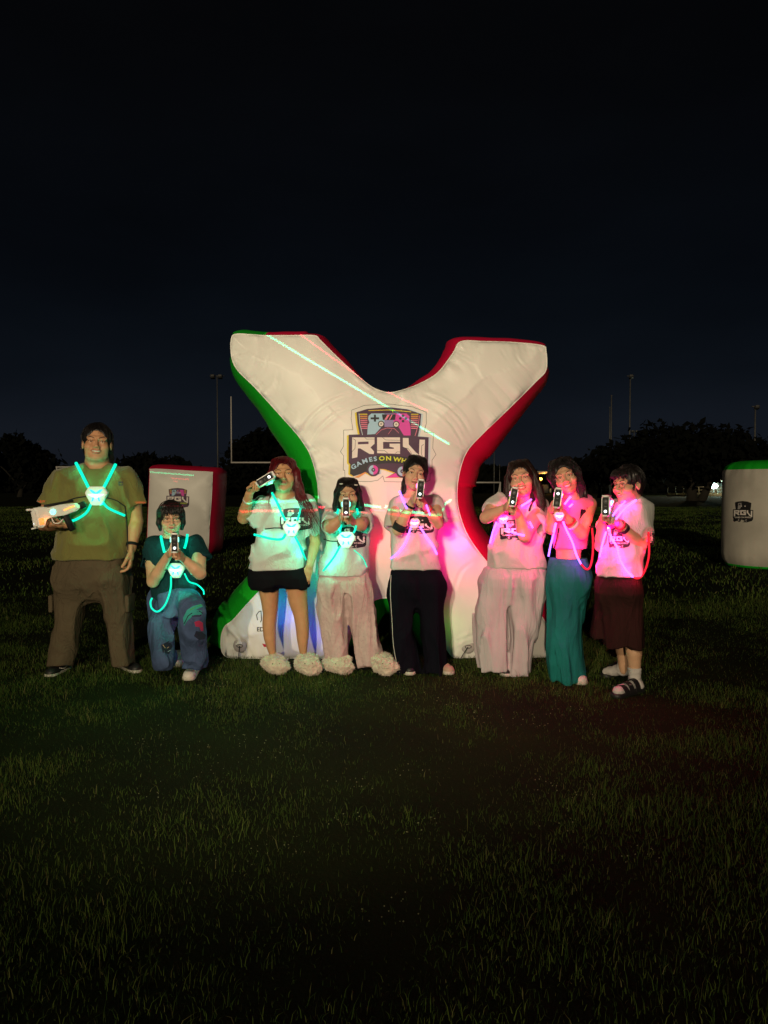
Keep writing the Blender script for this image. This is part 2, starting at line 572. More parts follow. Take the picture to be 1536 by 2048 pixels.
# ---- grass blades
def grass_mat():
    m = mat('grass_blade', (0.042, 0.058, 0.014), rough=0.85, spec=0.1)
    nt = m.node_tree
    p = nt.nodes['Principled BSDF']
    at = nt.nodes.new('ShaderNodeAttribute'); at.attribute_name = 'tint'
    cr = nt.nodes.new('ShaderNodeValToRGB')
    e = cr.color_ramp.elements
    e[0].position, e[0].color = 0.0, (0.016, 0.036, 0.006, 1)
    e[1].position, e[1].color = 1.0, (0.125, 0.120, 0.050, 1)
    q = e.new(0.45); q.color = (0.042, 0.078, 0.013, 1)
    q = e.new(0.8); q.color = (0.080, 0.112, 0.022, 1)
    nt.links.new(at.outputs['Fac'], cr.inputs[0])
    nt.links.new(cr.outputs[0], p.inputs['Base Color'])
    return m
def grass(name, n, ylo, yhi, hmin, hmax, wid, seed, label, kind='stuff', tint=(0.25, 0.2), marg=1.5):
    rg = np.random.default_rng(seed)
    # density follows the visible wedge
    u = rg.random(n)
    y = np.sqrt(ylo ** 2 + u * (yhi ** 2 - ylo ** 2))
    hw = y * 0.53 + marg
    x = (rg.random(n) * 2 - 1) * hw
    cl = noise3(x * 2.3, y * 2.3, 0 * x) * 0.5 + noise3(x * 0.7 + 9, y * 0.7, 0 * x) * 0.6 + noise3(x * 7, y * 7, 0 * x + 2) * 0.35
    keep = rg.random(n) < np.clip(0.60 + 1.0 * cl, 0.10, 1)
    x, y, cl = x[keep], y[keep], cl[keep]
    if name == 'grass':
        kk = rg.random(len(x)) < np.clip((9.5 - y) / 3.0, 0, 1); x, y, cl = x[kk], y[kk], cl[kk]
    if name == 'far_grass':
        kk = rg.random(len(x)) < np.clip((y - 6.5) / 3.0, 0.1, 1); x, y, cl = x[kk], y[kk], cl[kk]
    n = len(x)
    z = np.where(y < 18, ground_h(x, y) - 0.015, -0.02)
    h = (hmin + (hmax - hmin) * rg.random(n) ** 2.2) * (0.8 + 0.55 * np.clip(cl, -0.7, 1))
    w = wid * (0.6 + 0.8 * rg.random(n))
    a = rg.random(n) * 2 * np.pi
    lean = h * (0.15 + 0.85 * rg.random(n) ** 1.5)
    la = rg.random(n) * 2 * np.pi
    dx, dy = np.cos(a), np.sin(a)
    lx, ly = np.cos(la) * lean, np.sin(la) * lean
    P = np.stack([
        np.stack([x - dx * w, y - dy * w, z], 1), np.stack([x + dx * w, y + dy * w, z], 1),
        np.stack([x + dx * w * .8 + lx * .3, y + dy * w * .8 + ly * .3, z + h * .55], 1),
        np.stack([x - dx * w * .8 + lx * .3, y - dy * w * .8 + ly * .3, z + h * .55], 1),
        np.stack([x + lx, y + ly, z + h * (0.97 - 0.25 * (lean / h) ** 2)], 1)], 1)
    V = P.reshape(-1, 3)
    b = np.arange(n)[:, None] * 5
    T = np.concatenate([b + np.array([[0, 1, 2]]), b + np.array([[0, 2, 3]]), b + np.array([[3, 2, 4]])], 0)
    o = mesh_obj(name, V, T, grass_mat(), smooth=False, kind=kind, label=label)
    tv = np.clip(rg.normal(tint[0] + 0.15, tint[1], n) + 0.18 * cl, 0, 1)
    tv = np.where(rg.random(n) < 0.04, 0.95, tv)
    at = o.data.attributes.new('tint', 'FLOAT', 'POINT')
    at.data.foreach_set('value', np.repeat(tv, 5).astype(np.float32))
    return o
grass('grass', 620000, 1.2, 9.5, 0.018, 0.068, 0.0011, 3, 'short uneven lawn grass under the players', tint=(0.3, 0.22))
grass('far_grass', 230000, 6.5, 45.0, 0.03, 0.10, 0.006, 4, 'darker mown field grass behind the players', tint=(0.3, 0.2))
grass('grass_stalks', 2600, 1.2, 8.0, 0.08, 0.15, 0.0010, 8, 'tall thin grass stalks standing above the lawn', tint=(0.75, 0.2))

# tiny pale weed flowers
rg = np.random.default_rng(21)
mbv, mbf = [], []
for c in range(52):
    yy = 2.2 + 3.4 * rg.random() ** 0.8
    xx = (rg.random() * 2 - 1) * 0.36 * yy + 0.1
    for k in range(rg.integers(4, 13)):
        p = np.array([xx + rg.normal() * 0.06, yy + rg.normal() * 0.06, 0.05 + rg.random() * 0.05])
        r = 0.0016 + 0.0016 * rg.random()
        b = len(mbv)
        mbv += [p + (r, 0, 0), p + (0, r, 0), p + (-r, 0, 0), p + (0, -r, 0), p + (0, 0, r), p - (0, 0, r)]
        for q in range(4):
            mbf.append((b + q, b + (q + 1) % 4, b + 4)); mbf.append((b + (q + 1) % 4, b + q, b + 5))
mesh_obj('weed_flowers', mbv, mbf, mat('weed_flower', (0.20, 0.21, 0.12), rough=0.8), smooth=False, kind='stuff', label='tiny pale weed flowers dotted through the lawn')

# ---- trees
leafm = mat('tree_leaf', (0.003, 0.0036, 0.0022), rough=0.9, var=0.4, vscale=0.6, spec=0.1)
barkm = mat('tree_bark', (0.02, 0.017, 0.012), rough=0.95, bump=0.6, bscale=20)
def tree(x, y, h, w, trunks, label, seed, clumps=None, base=0.28, leaf=0.30, n=2600, flat=0.6, group='trees beyond the dark field'):
    rg = np.random.default_rng(seed)
    t = thing('tree', (x, y, 0), label, 'tree', group)
    mb = MB()
    cz = h * (base + (1 - base) * 0.45)
    tops = []
    for (tx, lean, r) in trunks:
        p0 = Vector((x + tx, y, -0.1)); p1 = Vector((x + tx + lean * 0.5, y, h * base * 0.7)); p2 = Vector((x + tx + lean, y + 0.2, h * base * 1.3))
        mb.tube([p0, p1, p2], [r * 1.25, r * 0.9, r * 0.7], 8)
        for k in range(6):
            a = rg.random() * 6.28
            q = Vector((x + tx + lean + math.cos(a) * w * 0.33, y + math.sin(a) * w * 0.25, h * (base + 0.25 + 0.3 * rg.random())))
            mb.tube([p2, (p2 + q) / 2 + Vector((0, 0, 0.25)), q], [r * 0.5, r * 0.3, r * 0.1], 6)
    mb.build('trunk', barkm, t)
    K = clumps or 26
    C = []
    for k in range(K):
        a = rg.random() * 6.28; rr = math.sqrt(rg.random())
        cx_ = math.cos(a) * rr * w * 0.40; cy_ = math.sin(a) * rr * w * 0.32
        top = math.sqrt(max(0, 1 - (rr * 0.95) ** 2))
        cz_ = h * (base + 0.1) + (h * (0.84 - base)) * top * (0.25 + 0.75 * rg.random())
        C.append((cx_, cy_, cz_, w * (0.10 + 0.09 * rg.random())))
    C = np.array(C)
    pick = rg.integers(0, K, n)
    d = rg.normal(size=(n, 3)); d /= np.linalg.norm(d, axis=1)[:, None]
    rad = rg.random(n) ** 0.45 * (1 + 0.35 * (rg.random(n) < 0.08))
    P = C[pick, :3] + d * (C[pick, 3] * rad)[:, None] * np.array([1, 1, flat])
    P += np.array([x, y, 0])
    a = rg.normal(size=(n, 3)); a /= np.linalg.norm(a, axis=1)[:, None]
    b = np.cross(a, rg.normal(size=(n, 3))); b /= np.linalg.norm(b, axis=1)[:, None]
    s = leaf * (0.5 + rg.random(n))[:, None]
    V = np.stack([P - a * s - b * s * .35, P + a * s * 0.1 - b * s * .5, P + a * s, P + a * s * .1 + b * s * .5], 1).reshape(-1, 3)
    mesh_obj('crown', V, np.arange(4 * n).reshape(-1, 4), leafm, t, smooth=False)
    return t
def tree_px(xl, xr, ytop, D, trunks_px, label, seed, **k):
    a = W(xl, 968, D); b = W(xr, 968, D); h = W(768, ytop, D).z
    xc = (a.x + b.x) / 2
    tr = [((px - (xl + xr) / 2) * PXM(D), lean, r) for px, lean, r in trunks_px]
    return tree(xc, D, h, (b.x - a.x) * 1.06, tr, label, seed, **k)
tree_px(1195, 1545, 852, 62, [(1385, -0.2, 0.42), (1402, 1.1, 0.33)], 'huge dark spreading tree with two trunks, lamp glowing past its trunks', 1, n=9000, clumps=60, base=0.24, leaf=0.3)
tree_px(1162, 1236, 893, 75, [(1199, 0.1, 0.2)], 'small round dark tree between the tall thin pole and the spreading tree', 2, n=2200, base=0.15, leaf=0.32, flat=1.0)
tree_px(1098, 1172, 908, 80, [(1135, 0.1, 0.2)], 'low bushy dark tree behind the player in jeans', 5, n=2200, base=0.1, leaf=0.36, flat=0.9)
tree_px(1480, 1640, 886, 78, [(1560, 0, 0.3)], 'dark tree rising behind the white cylinder obstacle', 6, n=3500, base=0.15, leaf=0.36, flat=0.8)
tree_px(448, 640, 846, 78, [(540, 0.2, 0.35)], 'tall dark tree behind the left goalpost upright', 3, n=5200, clumps=36, base=0.1, leaf=0.36, flat=0.9)
tree_px(228, 405, 903, 85, [(316, 0.1, 0.3)], 'low rounded dark tree above the small red and white block', 4, n=3600, base=0.06, leaf=0.42, flat=0.7)
tree_px(-60, 118, 868, 80, [(40, 0.1, 0.3)], 'dark tree at the left edge of the photo beside the distant white lamp', 7, n=4200, base=0.1, leaf=0.4, flat=0.9)
tree_px(905, 985, 928, 110, [(945, 0, 0.2)], 'distant low tree seen past the right waist of the big inflatable', 9, n=1600, base=0.05, leaf=0.5)
# continuous far hedge line
rg = np.random.default_rng(31)
n = 16000
hx = (rg.random(n) * 2 - 1) * 95; hy = 112 + rg.random(n) * 6
hh = 3.4 + 1.5 * noise3(hx * 0.11, 0 * hx, 0 * hx) + 0.8 * noise3(hx * 0.5, 0 * hx, 0 * hx + 4)
hz = rg.random(n) ** 0.7 * hh
P = np.stack([hx, hy, hz], 1); a = rg.normal(size=(n, 3)); a /= np.linalg.norm(a, axis=1)[:, None]
b = np.cross(a, rg.normal(size=(n, 3))); b /= np.linalg.norm(b, axis=1)[:, None]
s = 0.75
mesh_obj('far_hedge', np.stack([P - a * s, P - b * s * .6, P + a * s, P + b * s * .6], 1).reshape(-1, 3), np.arange(4 * n).reshape(-1, 4), leafm, smooth=False, kind='stuff', label='dark line of distant shrubs along the horizon')

# ---- poles and goals
polem = mat('galvanised_pole', (0.10, 0.098, 0.095), rough=0.6, metal=0.3, var=0.15, vscale=3)
darkm = mat('dark_fixture', (0.05, 0.05, 0.05), rough=0.6)
def light_pole(px, ytop, ybot, D, label, arms=2, r=0.10, group='unlit floodlight poles'):
    p = W(px, 968, D); top = W(px, ytop, D).z
    t = thing('light_pole', (p.x, D, 0), label, 'light pole', group)
    mb = MB(); mb.tube([(p.x, D, -0.1), (p.x, D, top * 0.5), (p.x, D, top)], [r * 1.3, r, r * 0.7], 10); mb.build('pole', polem, t)
    if arms:
        mb = MB(); mb.box((p.x, D, top), (arms * 0.6, 0.08, 0.07)); mb.build('cross_arm', polem, t)
        for k in range(arms):
            xx = p.x + (k - (arms - 1) / 2) * 0.62
            mb = MB(); mb.box((xx, D - 0.2, top - 0.05), (0.32, 0.4, 0.16), Matrix.Rotation(R(-25), 3, 'X'), bev=0.05)
            f = mb.build('floodlight', polem, t)
            mb = MB(); mb.box((xx, D - 0.26, top - 0.17), (0.34, 0.42, 0.03), Matrix.Rotation(R(-25), 3, 'X')); mb.build('lens', darkm, f)
    return t
light_pole(436, 752, 960, 62, 'unlit floodlight pole left of the big inflatable, beside the goal upright', 2, 0.055)
light_pole(1258, 752, 960, 66, 'tall unlit floodlight pole above the rightmost player', 1, 0.07)
light_pole(1267, 862, 960, 110, 'short distant light pole just right of the tall one', 2, 0.08)
light_pole(1508, 813, 960, 60, 'light pole above the white cylinder at the right edge', 1, 0.08)
def thin_pole(px, ytop, D, label, r):
    p = W(px, 968, D); top = W(px, ytop, D).z
    mb = MB(); mb.tube([(p.x, D, -0.1), (p.x, D, top * 0.6), (p.x, D, top)], [r * 1.2, r, r * .8], 8)
    mb.lathe([(r * .9, 0), (r * 1.2, 0.04), (r * 0.3, 0.1)], (p.x, D, top), 8)
    return mb.build('thin_pole', polem, label=label, cat='pole')
thin_pole(1221, 792, 66, 'thin bare pole standing left of the tall floodlight pole', 0.07)
thin_pole(1218, 815, 90, 'second thin pole close behind the bare pole', 0.06)
thin_pole(988, 905, 100, 'small thin pole far behind the big inflatable waist', 0.06)
thin_pole(999, 930, 100, 'shortest thin pole beside the far goal', 0.05)
# american football goal
D = 58.0
t = thing('football_goal', (W(538, 968, D).x, D, 0), 'white football goalpost with tall upright behind the big inflatable', 'goalpost')
wm = mat('white_goal_paint', (0.62, 0.58, 0.55), rough=0.5)
xl, xr, zb = W(456, 0, D).x, W(622, 0, D).x, W(0, 925, D).z
mb = MB(); mb.tube([(xl - .05, D, zb), (xr + .05, D, zb)], 0.06, 8); mb.build('crossbar', wm, t)
for xx in (xl, xr):
    mb = MB(); mb.tube([(xx, D, zb), (xx, D, W(0, 793, D).z)], 0.05, 8); mb.build('upright', wm, t)
mb = MB(); mb.tube([((xl + xr) / 2, D + 1.2, -0.1), ((xl + xr) / 2, D + 1.2, zb - 0.6), ((xl + xr) / 2, D + 0.7, zb - 0.1), ((xl + xr) / 2, D, zb)], 0.08, 8); mb.build('gooseneck', wm, t)
def soccer_goal(pxl, pxr, pyt, D, label, r=0.05):
    a, b, z = W(pxl, 0, D).x, W(pxr, 0, D).x, W(0, pyt, D).z
    t = thing('soccer_goal', ((a + b) / 2, D, 0), label, 'soccer goal', 'soccer goals on the field')
    mb = MB(); mb.tube([(a - r, D, z), (b + r, D, z)], r, 8); mb.build('crossbar', wm, t)
    for xx in (a, b):
        mb = MB(); mb.tube([(xx, D, -0.05), (xx, D, z)], r, 8); mb.build('post', wm, t)
        mb = MB(); mb.tube([(xx, D, z), (xx, D + 1.6, 0.05)], r * .6, 6); mb.build('stay', wm, t)
    return t
soccer_goal(905, 1006, 965, 43, 'white soccer goal frame behind the right waist of the big inflatable', 0.045)
soccer_goal(98, 190, 934, 34, 'faint soccer goal frame behind the tall man', 0.035)

# ---- far lit places
def emis(name, c, s): return mat(name, (0.1, 0.1, 0.1), emit=c, estr=s)
# cool yard lamp
p = W(1428, 972, 88)
t = thing('yard_lamp', (p.x, 88, 0), 'bright cool white yard lamp glowing beside the spreading tree', 'lamp')
mb = MB(); mb.tube([(p.x, 88.1, 0), (p.x, 88.1, p.z + 0.3)], 0.06, 8); mb.build('post', darkm, t)
mb = MB(); mb.lathe([(0.05, -0.34), (0.36, -0.2), (0.46, 0.0), (0.36, 0.2), (0.05, 0.34)], (p.x, 88, p.z), 12); mb.build('lamp_globe', emis('cool_lamp', (0.7, 1.0, 0.95), 14), t)
lamp('lamp_light', (p.x, 87.2, p.z + 0.1), 1300, (0.6, 1.0, 0.85), 0.3, t)
# pavilion right of it
a, b = W(1444, 0, 92).x, W(1560, 0, 92).x
t = thing('pavilion', ((a + b) / 2, 92, 0), 'low open pavilion lit white behind the cylinder obstacle', 'pavilion')
cm = mat('pavilion_paint', (0.5, 0.52, 0.48), rough=0.7)
z = W(0, 962, 92).z
mb = MB(); mb.box(((a + b) / 2, 93, z), (b - a, 4, 0.22)); mb.build('roof', cm, t)
for k in range(5):
    mb = MB(); mb.box((a + 0.2 + k * (b - a - .4) / 4, 91.4, z / 2), (0.16, 0.16, z - 0.24)); mb.build('column', cm, t)
mb = MB(); mb.box(((a + b) / 2, 94.6, 0.8), (b - a - 1, 0.1, 1.5)); mb.build('back_wall', cm, t)
# lit fence
a, b = W(1352, 0, 84).x, W(1546, 0, 84).x
t = thing('rail_fence', ((a + b) / 2, 84, 0), 'pale rail fence lit by the yard lamp under the spreading tree', 'fence')
fm = mat('fence_paint', (0.45, 0.40, 0.28), rough=0.8)
for k in range(13):
    mb = MB(); mb.box((a + k * (b - a) / 12, 84.4, 0.55), (0.07, 0.07, 1.1)); mb.build('fence_post', fm, t)
for zz in (0.35, 0.7, 1.05):
    mb = MB(); mb.box(((a + b) / 2, 84.33, zz), (b - a, 0.05, 0.07)); mb.build('rail', fm, t)
mb = MB(); mb.box(((a + b) / 2, 84.6, 0.12), (b - a, 0.2, 0.35)); mb.build('kerb', fm, t)
lamp('lamp_light', (W(1440, 0, 82).x, 86.5, 3.2), 1000, (1.0, 0.85, 0.5), 0.3, t)
# canopy with warm lamps
D = 105
a, b = W(1078, 0, D).x, W(1112, 0, D).x
t = thing('lit_canopy', ((a + b) / 2, D, 0), 'distant canopy with two warm orange lamps between two players', 'canopy')
z = W(0, 945, D).z
mb = MB(); mb.box(((a + b) / 2, D + 1, z), (b - a, 4, 0.35)); mb.build('roof', mat('canopy_paint', (0.5, 0.42, 0.3)), t)
for xx in (a + 0.2, b - 0.2):
    mb = MB(); mb.box((xx, D, z / 2), (0.2, 0.2, z - .36)); mb.build('column', mat('canopy_paint', (0.5, 0.42, 0.3)), t)
mb = MB(); mb.box(((a + b) / 2, D + 1.2, 0.7), (b - a - .5, 0.5, 1.2)); mb.build('counter', darkm, t)
for px in (1081, 1102):
    q = W(px, 958, D - 0.6)
    mb = MB(); mb.lathe([(0.05, -0.2), (0.22, -0.12), (0.26, 0), (0.22, 0.12), (0.05, 0.2)], q, 10); mb.build('lamp', emis('warm_lamp', (1.0, 0.42, 0.06), 9), t)
lamp('lamp_light', (((a + b) / 2), D - 1.5, z - 0.9), 260, (1.0, 0.45, 0.1), 0.3, t)
# distant dot lamps
for px, py, D, c, lab, rr in ((40, 925, 90, 'cool', 'single white lamp on a pole far off at the left edge', 0.16), (1318, 971, 120, 'blue', 'left one of two small bluish lamps left of the spreading tree trunk', 0.12),
                          (1331, 971, 120, 'blue', 'right one of two small bluish lamps left of the spreading tree trunk', 0.16), (1212, 971, 120, 'dim', 'dim distant lamp between the two rightmost players', 0.10)):
    q = W(px, py, D)
    t = thing('distant_lamp', (q.x, D, 0), lab, 'lamp', 'distant lamps along the horizon')
    mb = MB(); mb.tube([(q.x, D + .1, 0), (q.x, D + .1, q.z + .9)], 0.05, 6); mb.build('post', darkm, t)
    mb = MB(); mb.lathe([(0.02, -rr), (rr * .8, -rr * .5), (rr, 0), (rr * .8, rr * .5), (0.02, rr)], q, 10)
    mb.build('lamp_head', emis('dot_lamp_' + c, {'cool': (0.9, 1, 0.95), 'blue': (0.45, 0.6, 0.9), 'dim': (0.2, 0.18, 0.25)}[c], {'cool': 8, 'blue': 1.2, 'dim': 0.5}[c]), t)

# ================================================================== DECALS (printed lettering and logos)
class Decal:
    """flat print laid onto a surface: shapes in their own plane, each projected along the view line onto the fabric"""
    def __init__(s, parent, name, bvhs, to_px, h=3.0, lift=0.0015):
        s.parent, s.name, s.bvhs, s.to_px, s.h, s.lift = parent, name, bvhs, to_px, h, lift
        s.layer, s.mb, s.mats = 0, MB(), []
    def tri(s, P):
        P = [Vector(p) for p in P]
        n = len(P)
        area = sum(P[i].x * P[(i + 1) % n].y - P[(i + 1) % n].x * P[i].y for i in range(n))
        if area < 0: P = P[::-1]
        # subdivide the boundary, sprinkle interior points
        B = []
        for i in range(n):
            a, b = P[i], P[(i + 1) % n]
            k = max(1, int((b - a).length / s.h))
            for q in range(k): B.append(a + (b - a) * (q / k))
        xs = [p.x for p in B]; ys = [p.y for p in B]
        def inside(x, y):
            c = False
            for i in range(n):
                a, b = P[i], P[(i + 1) % n]
                if (a.y > y) != (b.y > y) and x < (b.x - a.x) * (y - a.y) / (b.y - a.y) + a.x: c = not c
            return c
        pts = list(B)
        gx_ = np.arange(min(xs), max(xs), s.h * 1.3); gy_ = np.arange(min(ys), max(ys), s.h * 1.3)
        if len(gx_) * len(gy_) > 1:
            for x in gx_[1:]:
                for y in gy_[1:]:
                    if inside(x, y) and min((x - b.x) ** 2 + (y - b.y) ** 2 for b in B) > (s.h * 0.5) ** 2: pts.append(Vector((x, y)))
        m = len(B)
        r = delaunay_2d_cdt(pts, [(i, (i + 1) % m) for i in range(m)], [tuple(range(m))], 1, 1e-5)
        return [Vector(v) for v in r[0]], r[2]
    def put(s, V2, F, m):
        if m not in s.mats: s.mats.append(m)
        s.mb.cur = s.mats.index(m)
        out = []
        for v in V2:
            px, py = s.to_px(v.x, v.y)
            h = cast(s.bvhs, px, py)
            if h is None: return
            out.append(h[0] - ray(px, py).normalized() * (0.0022 + s.lift * s.layer))
        s.mb.add(out, [tuple(f) for f in F])
    def poly(s, P, m, layer=None):
        if layer is not None: s.layer = layer
        V, F = s.tri(P); s.put(V, F, m)
    def line(s, P, w, m, layer=None, closed=False):
        if layer is not None: s.layer = layer
        P = [Vector(p) for p in P]
        if closed: P = P + [P[0]]
        for a, b in zip(P[:-1], P[1:]):
            d = (b - a)
            if d.length < 1e-6: continue
            n = Vector((-d.y, d.x)).normalized() * w / 2; e = d.normalized() * w * .3
            s.poly([a - e + n, b + e + n, b + e - n, a - e - n], m)
    def disc(s, c, r, m, layer=None, a0=0, a1=360, n=20):
        P = [(c[0] + r * math.cos(R(a0 + (a1 - a0) * k / n)), c[1] + r * math.sin(R(a0 + (a1 - a0) * k / n))) for k in range(n + (a1 - a0 < 360))]
        s.poly(P, m, layer)
    def text(s, txt, c, size, m, layer=None, ang=0.0, wide=1.15, bold=0.02):
        if layer is not None: s.layer = layer
        cu = bpy.data.curves.new('t', 'FONT'); cu.body = txt; cu.align_x = 'CENTER'; cu.align_y = 'CENTER'; cu.size = 1.0; cu.offset = bold
        cu.resolution_u = 3
        o = bpy.data.objects.new('t', cu); col.objects.link(o)
        me = bpy.data.meshes.new_from_object(o.evaluated_get(bpy.context.evaluated_depsgraph_get()))
        ca, sa = math.cos(R(ang)), math.sin(R(ang))
        V2 = []
        for v in me.vertices:
            x, y = v.co.x * size * wide, -v.co.y * size
            V2.append(Vector((c[0] + x * ca - y * sa, c[1] + x * sa + y * ca)))
        s.put(V2, [tuple(p.vertices) for p in me.polygons], m)
        bpy.data.objects.remove(o); bpy.data.curves.remove(cu); bpy.data.meshes.remove(me)
    def done(s, **k):
        if not s.mats or not s.mb.f: return None
        return mesh_obj(s.name, s.mb.v, s.mb.f, None, s.parent, smooth=True, mats=s.mats, midx=s.mb.mi, **k)

INK = {k: mat('ink_' + k, c, rough=0.6) for k, c in {
    'plum': (0.070, 0.030, 0.075), 'slate': (0.022, 0.020, 0.030), 'yellow': (0.75, 0.60, 0.03), 'cream': (0.80, 0.74, 0.70), 'ice': (0.38, 0.60, 0.78),
    'sky': (0.55, 0.68, 0.80), 'pink': (0.72, 0.06, 0.42), 'rose': (0.85, 0.22, 0.35), 'lilac': (0.30, 0.24, 0.52), 'orange': (0.85, 0.35, 0.10), 'lime': (0.62, 0.72, 0.05),
    'black': (0.012, 0.012, 0.014), 'grey': (0.35, 0.33, 0.33)}.items()}

def rgv_logo(d, simple=False, mono=False):
    I = dict(INK)
    if mono:
        for k in ('plum', 'slate', 'lilac', 'pink', 'yellow', 'orange', 'rose'): I[k] = INK['black']
        for k in ('ice', 'sky'): I[k] = INK['grey']
        I['lime'] = INK['cream']
    body = [(300, 240), (450, 195), (750, 170), (1000, 198), (1205, 265), (1190, 420), (1157, 578), (1308, 590), (1300, 1000), (1240, 1090), (980, 1150), (720, 1150), (840, 1085),
            (690, 1035), (620, 1030), (620, 1100), (540, 1135), (430, 1080), (260, 1135), (208, 1100), (215, 970), (190, 945), (190, 555), (343, 550), (315, 400)]
    if not simple:
        d.line([(235, 210), (410, 145), (750, 125), (1080, 165), (1275, 240), (1275, 400), (1245, 515), (1375, 530), (1365, 745), (1410, 830), (1355, 910), (1355, 1090), (1330, 1090), (1325, 1190),
                (1250, 1225), (960, 1215), (690, 1210), (668, 1130), (600, 1190), (500, 1207), (340, 1207), (140, 1160), (135, 1050), (115, 1050), (120, 850), (75, 790), (120, 715), (120, 490), (250, 485), (225, 330)],
               5, I['slate'], 0, closed=True)
        d.poly([(x + 26, y - 2) for x, y in body], I['sky'], 0)
        d.poly([(x - 24, y + 8) for x, y in body], I['yellow'], 1)
    d.poly(body, I['plum'], 2)
    # stripes
    for i in range(8 if not simple else 4):
        k = 1 if not simple else 2
        y = 262 + i * 28 * k
        c = (I['orange'], I['rose'], I['rose'])[min(2, i // 3)] if i else I['yellow']
        d.poly([(345 + i * 3, y), (452, y), (452, y + 13 * k), (345 + i * 3, y + 13 * k)], c, 3)
        d.poly([(1062, y), (1165 - i * 3, y), (1165 - i * 3, y + 13 * k), (1062, y + 13 * k)], c, 3)
    if not simple:
        d.line([(335, 262), (345, 400), (385, 555)], 8, I['sky'], 3); d.line([(1180, 290), (1160, 430), (1118, 570)], 8, I['rose'], 3)
        d.line([(470, 218), (760, 208), (1060, 235)], 10, I['yellow'], 3)
        d.line([(575, 550), (650, 485), (730, 460), (830, 470), (890, 530)], 6, I['rose'], 3)
        d.line([(745, 545), (790, 480)], 5, I['rose'], 3)
    # game pad
    d.poly([(470, 290), (510, 258), (690, 258), (690, 420), (640, 455), (560, 545), (450, 552), (458, 420), (480, 385), (462, 330)], I['ice'], 4)
    d.poly([(820, 258), (1000, 258), (1040, 300), (1035, 370), (1055, 440), (1055, 565), (960, 565), (890, 450), (820, 420)], I['pink'], 4)
    d.poly([(690, 258), (820, 258), (820, 445), (690, 445)], I['lilac'], 4)
    d.poly([(655, 270), (850, 270), (838, 348), (668, 348)], I['slate'], 5)
    d.poly([(690, 345), (722, 345), (765, 275), (733, 275)], I['rose'], 6); d.poly([(750, 345), (768, 345), (805, 275), (788, 275)], I['rose'], 6)
    d.poly([(498, 312), (615, 312), (615, 340), (498, 340)], I['slate'], 5); d.poly([(543, 275), (572, 275), (572, 372), (543, 372)], I['slate'], 5)
    for c in ((645, 405), (855, 410)):
        d.disc(c, 46, I['slate'], 6); d.disc(c, 33, I['cream'], 7); d.disc(c, 15, I['grey'], 8, n=12)
    if not simple:
        for c in ((950, 288), (950, 365), (912, 327), (990, 327)): d.disc(c, 19, I['slate'], 5, n=12)
    # letters
    d.poly([(240, 592), (552, 592), (552, 680), (495, 732), (545, 790), (541, 826), (480, 822), (350, 745), (320, 745), (312, 868), (238, 886)], I['cream'], 4)
    d.poly([(320, 655), (468, 650), (468, 684), (320, 690)], I['plum'], 5)
    d.poly([(588, 592), (908, 592), (908, 655), (672, 655), (672, 752), (822, 752), (822, 735), (762, 722), (762, 680), (908, 680), (908, 822), (588, 812)], I['cream'], 4)
    d.poly([(948, 600), (1028, 600), (1030, 690), (1128, 800), (1172, 835), (1180, 622), (1256, 625), (1250, 905), (1200, 905), (1075, 840), (1000, 745), (948, 722)], I['cream'], 4)
    if not simple:
        for L in ([(250, 610), (285, 630), (280, 745), (240, 790)], [(415, 592), (440, 615), (552, 615)], [(665, 592), (705, 628), (908, 632)], [(588, 775), (690, 775), (735, 810)],
                  [(845, 812), (865, 795), (908, 795)], [(950, 735), (1020, 745), (1060, 800), (1075, 835)], [(1240, 690), (1210, 710), (1208, 830), (1235, 880)]):
            d.line(L, 5, I['slate'], 5)
    # banner and wheels
    d.poly([(212, 975), (400, 900), (600, 848), (800, 842), (1000, 868), (1288, 960), (1288, 1010), (1000, 962), (800, 952), (640, 958), (480, 1010), (430, 1070), (262, 1128), (210, 1098)], I['slate'], 3)
    for c in ((535, 1045), (940, 1065)):
        d.disc(c, 92, I['plum'], 5)
        d.disc(c, 66, I['ice'], 6, 90, 270); d.disc(c, 66, I['pink'], 6, -90, 90); d.disc(c, 28, I['plum'], 7, n=12); d.disc(c, 10, I['ice'], 8, n=8)
    if not simple:
        d.poly([(262, 1150), (420, 1075), (500, 1100), (440, 1082), (330, 1155)], I['orange'], 6)
        d.poly([(700, 1155), (860, 1085), (960, 1130), (940, 1150)], I['pink'], 3)
    if simple:
        d.text('GAMES ON WHEELS', (740, 925), 92, I['cream'] if mono else I['lime'], 7, 0, 1.1)
    else:
        for ch, x, y, a in (('G', 262, 1003, -32), ('A', 333, 962, -28), ('M', 418, 924, -20), ('E', 498, 903, -12), ('S', 562, 894, -8), ('O', 655, 888, -4), ('N', 748, 888, 0), ('W', 868, 902, 8), ('H', 962, 920, 12),
                            ('E', 1035, 940, 15), ('E', 1100, 958, 16), ('L', 1162, 975, 17), ('S', 1225, 992, 18)):
            d.text(ch, (x, y), 84, I['ice'] if x < 600 else I['lime'], 7, a, 1.2, 0.035)

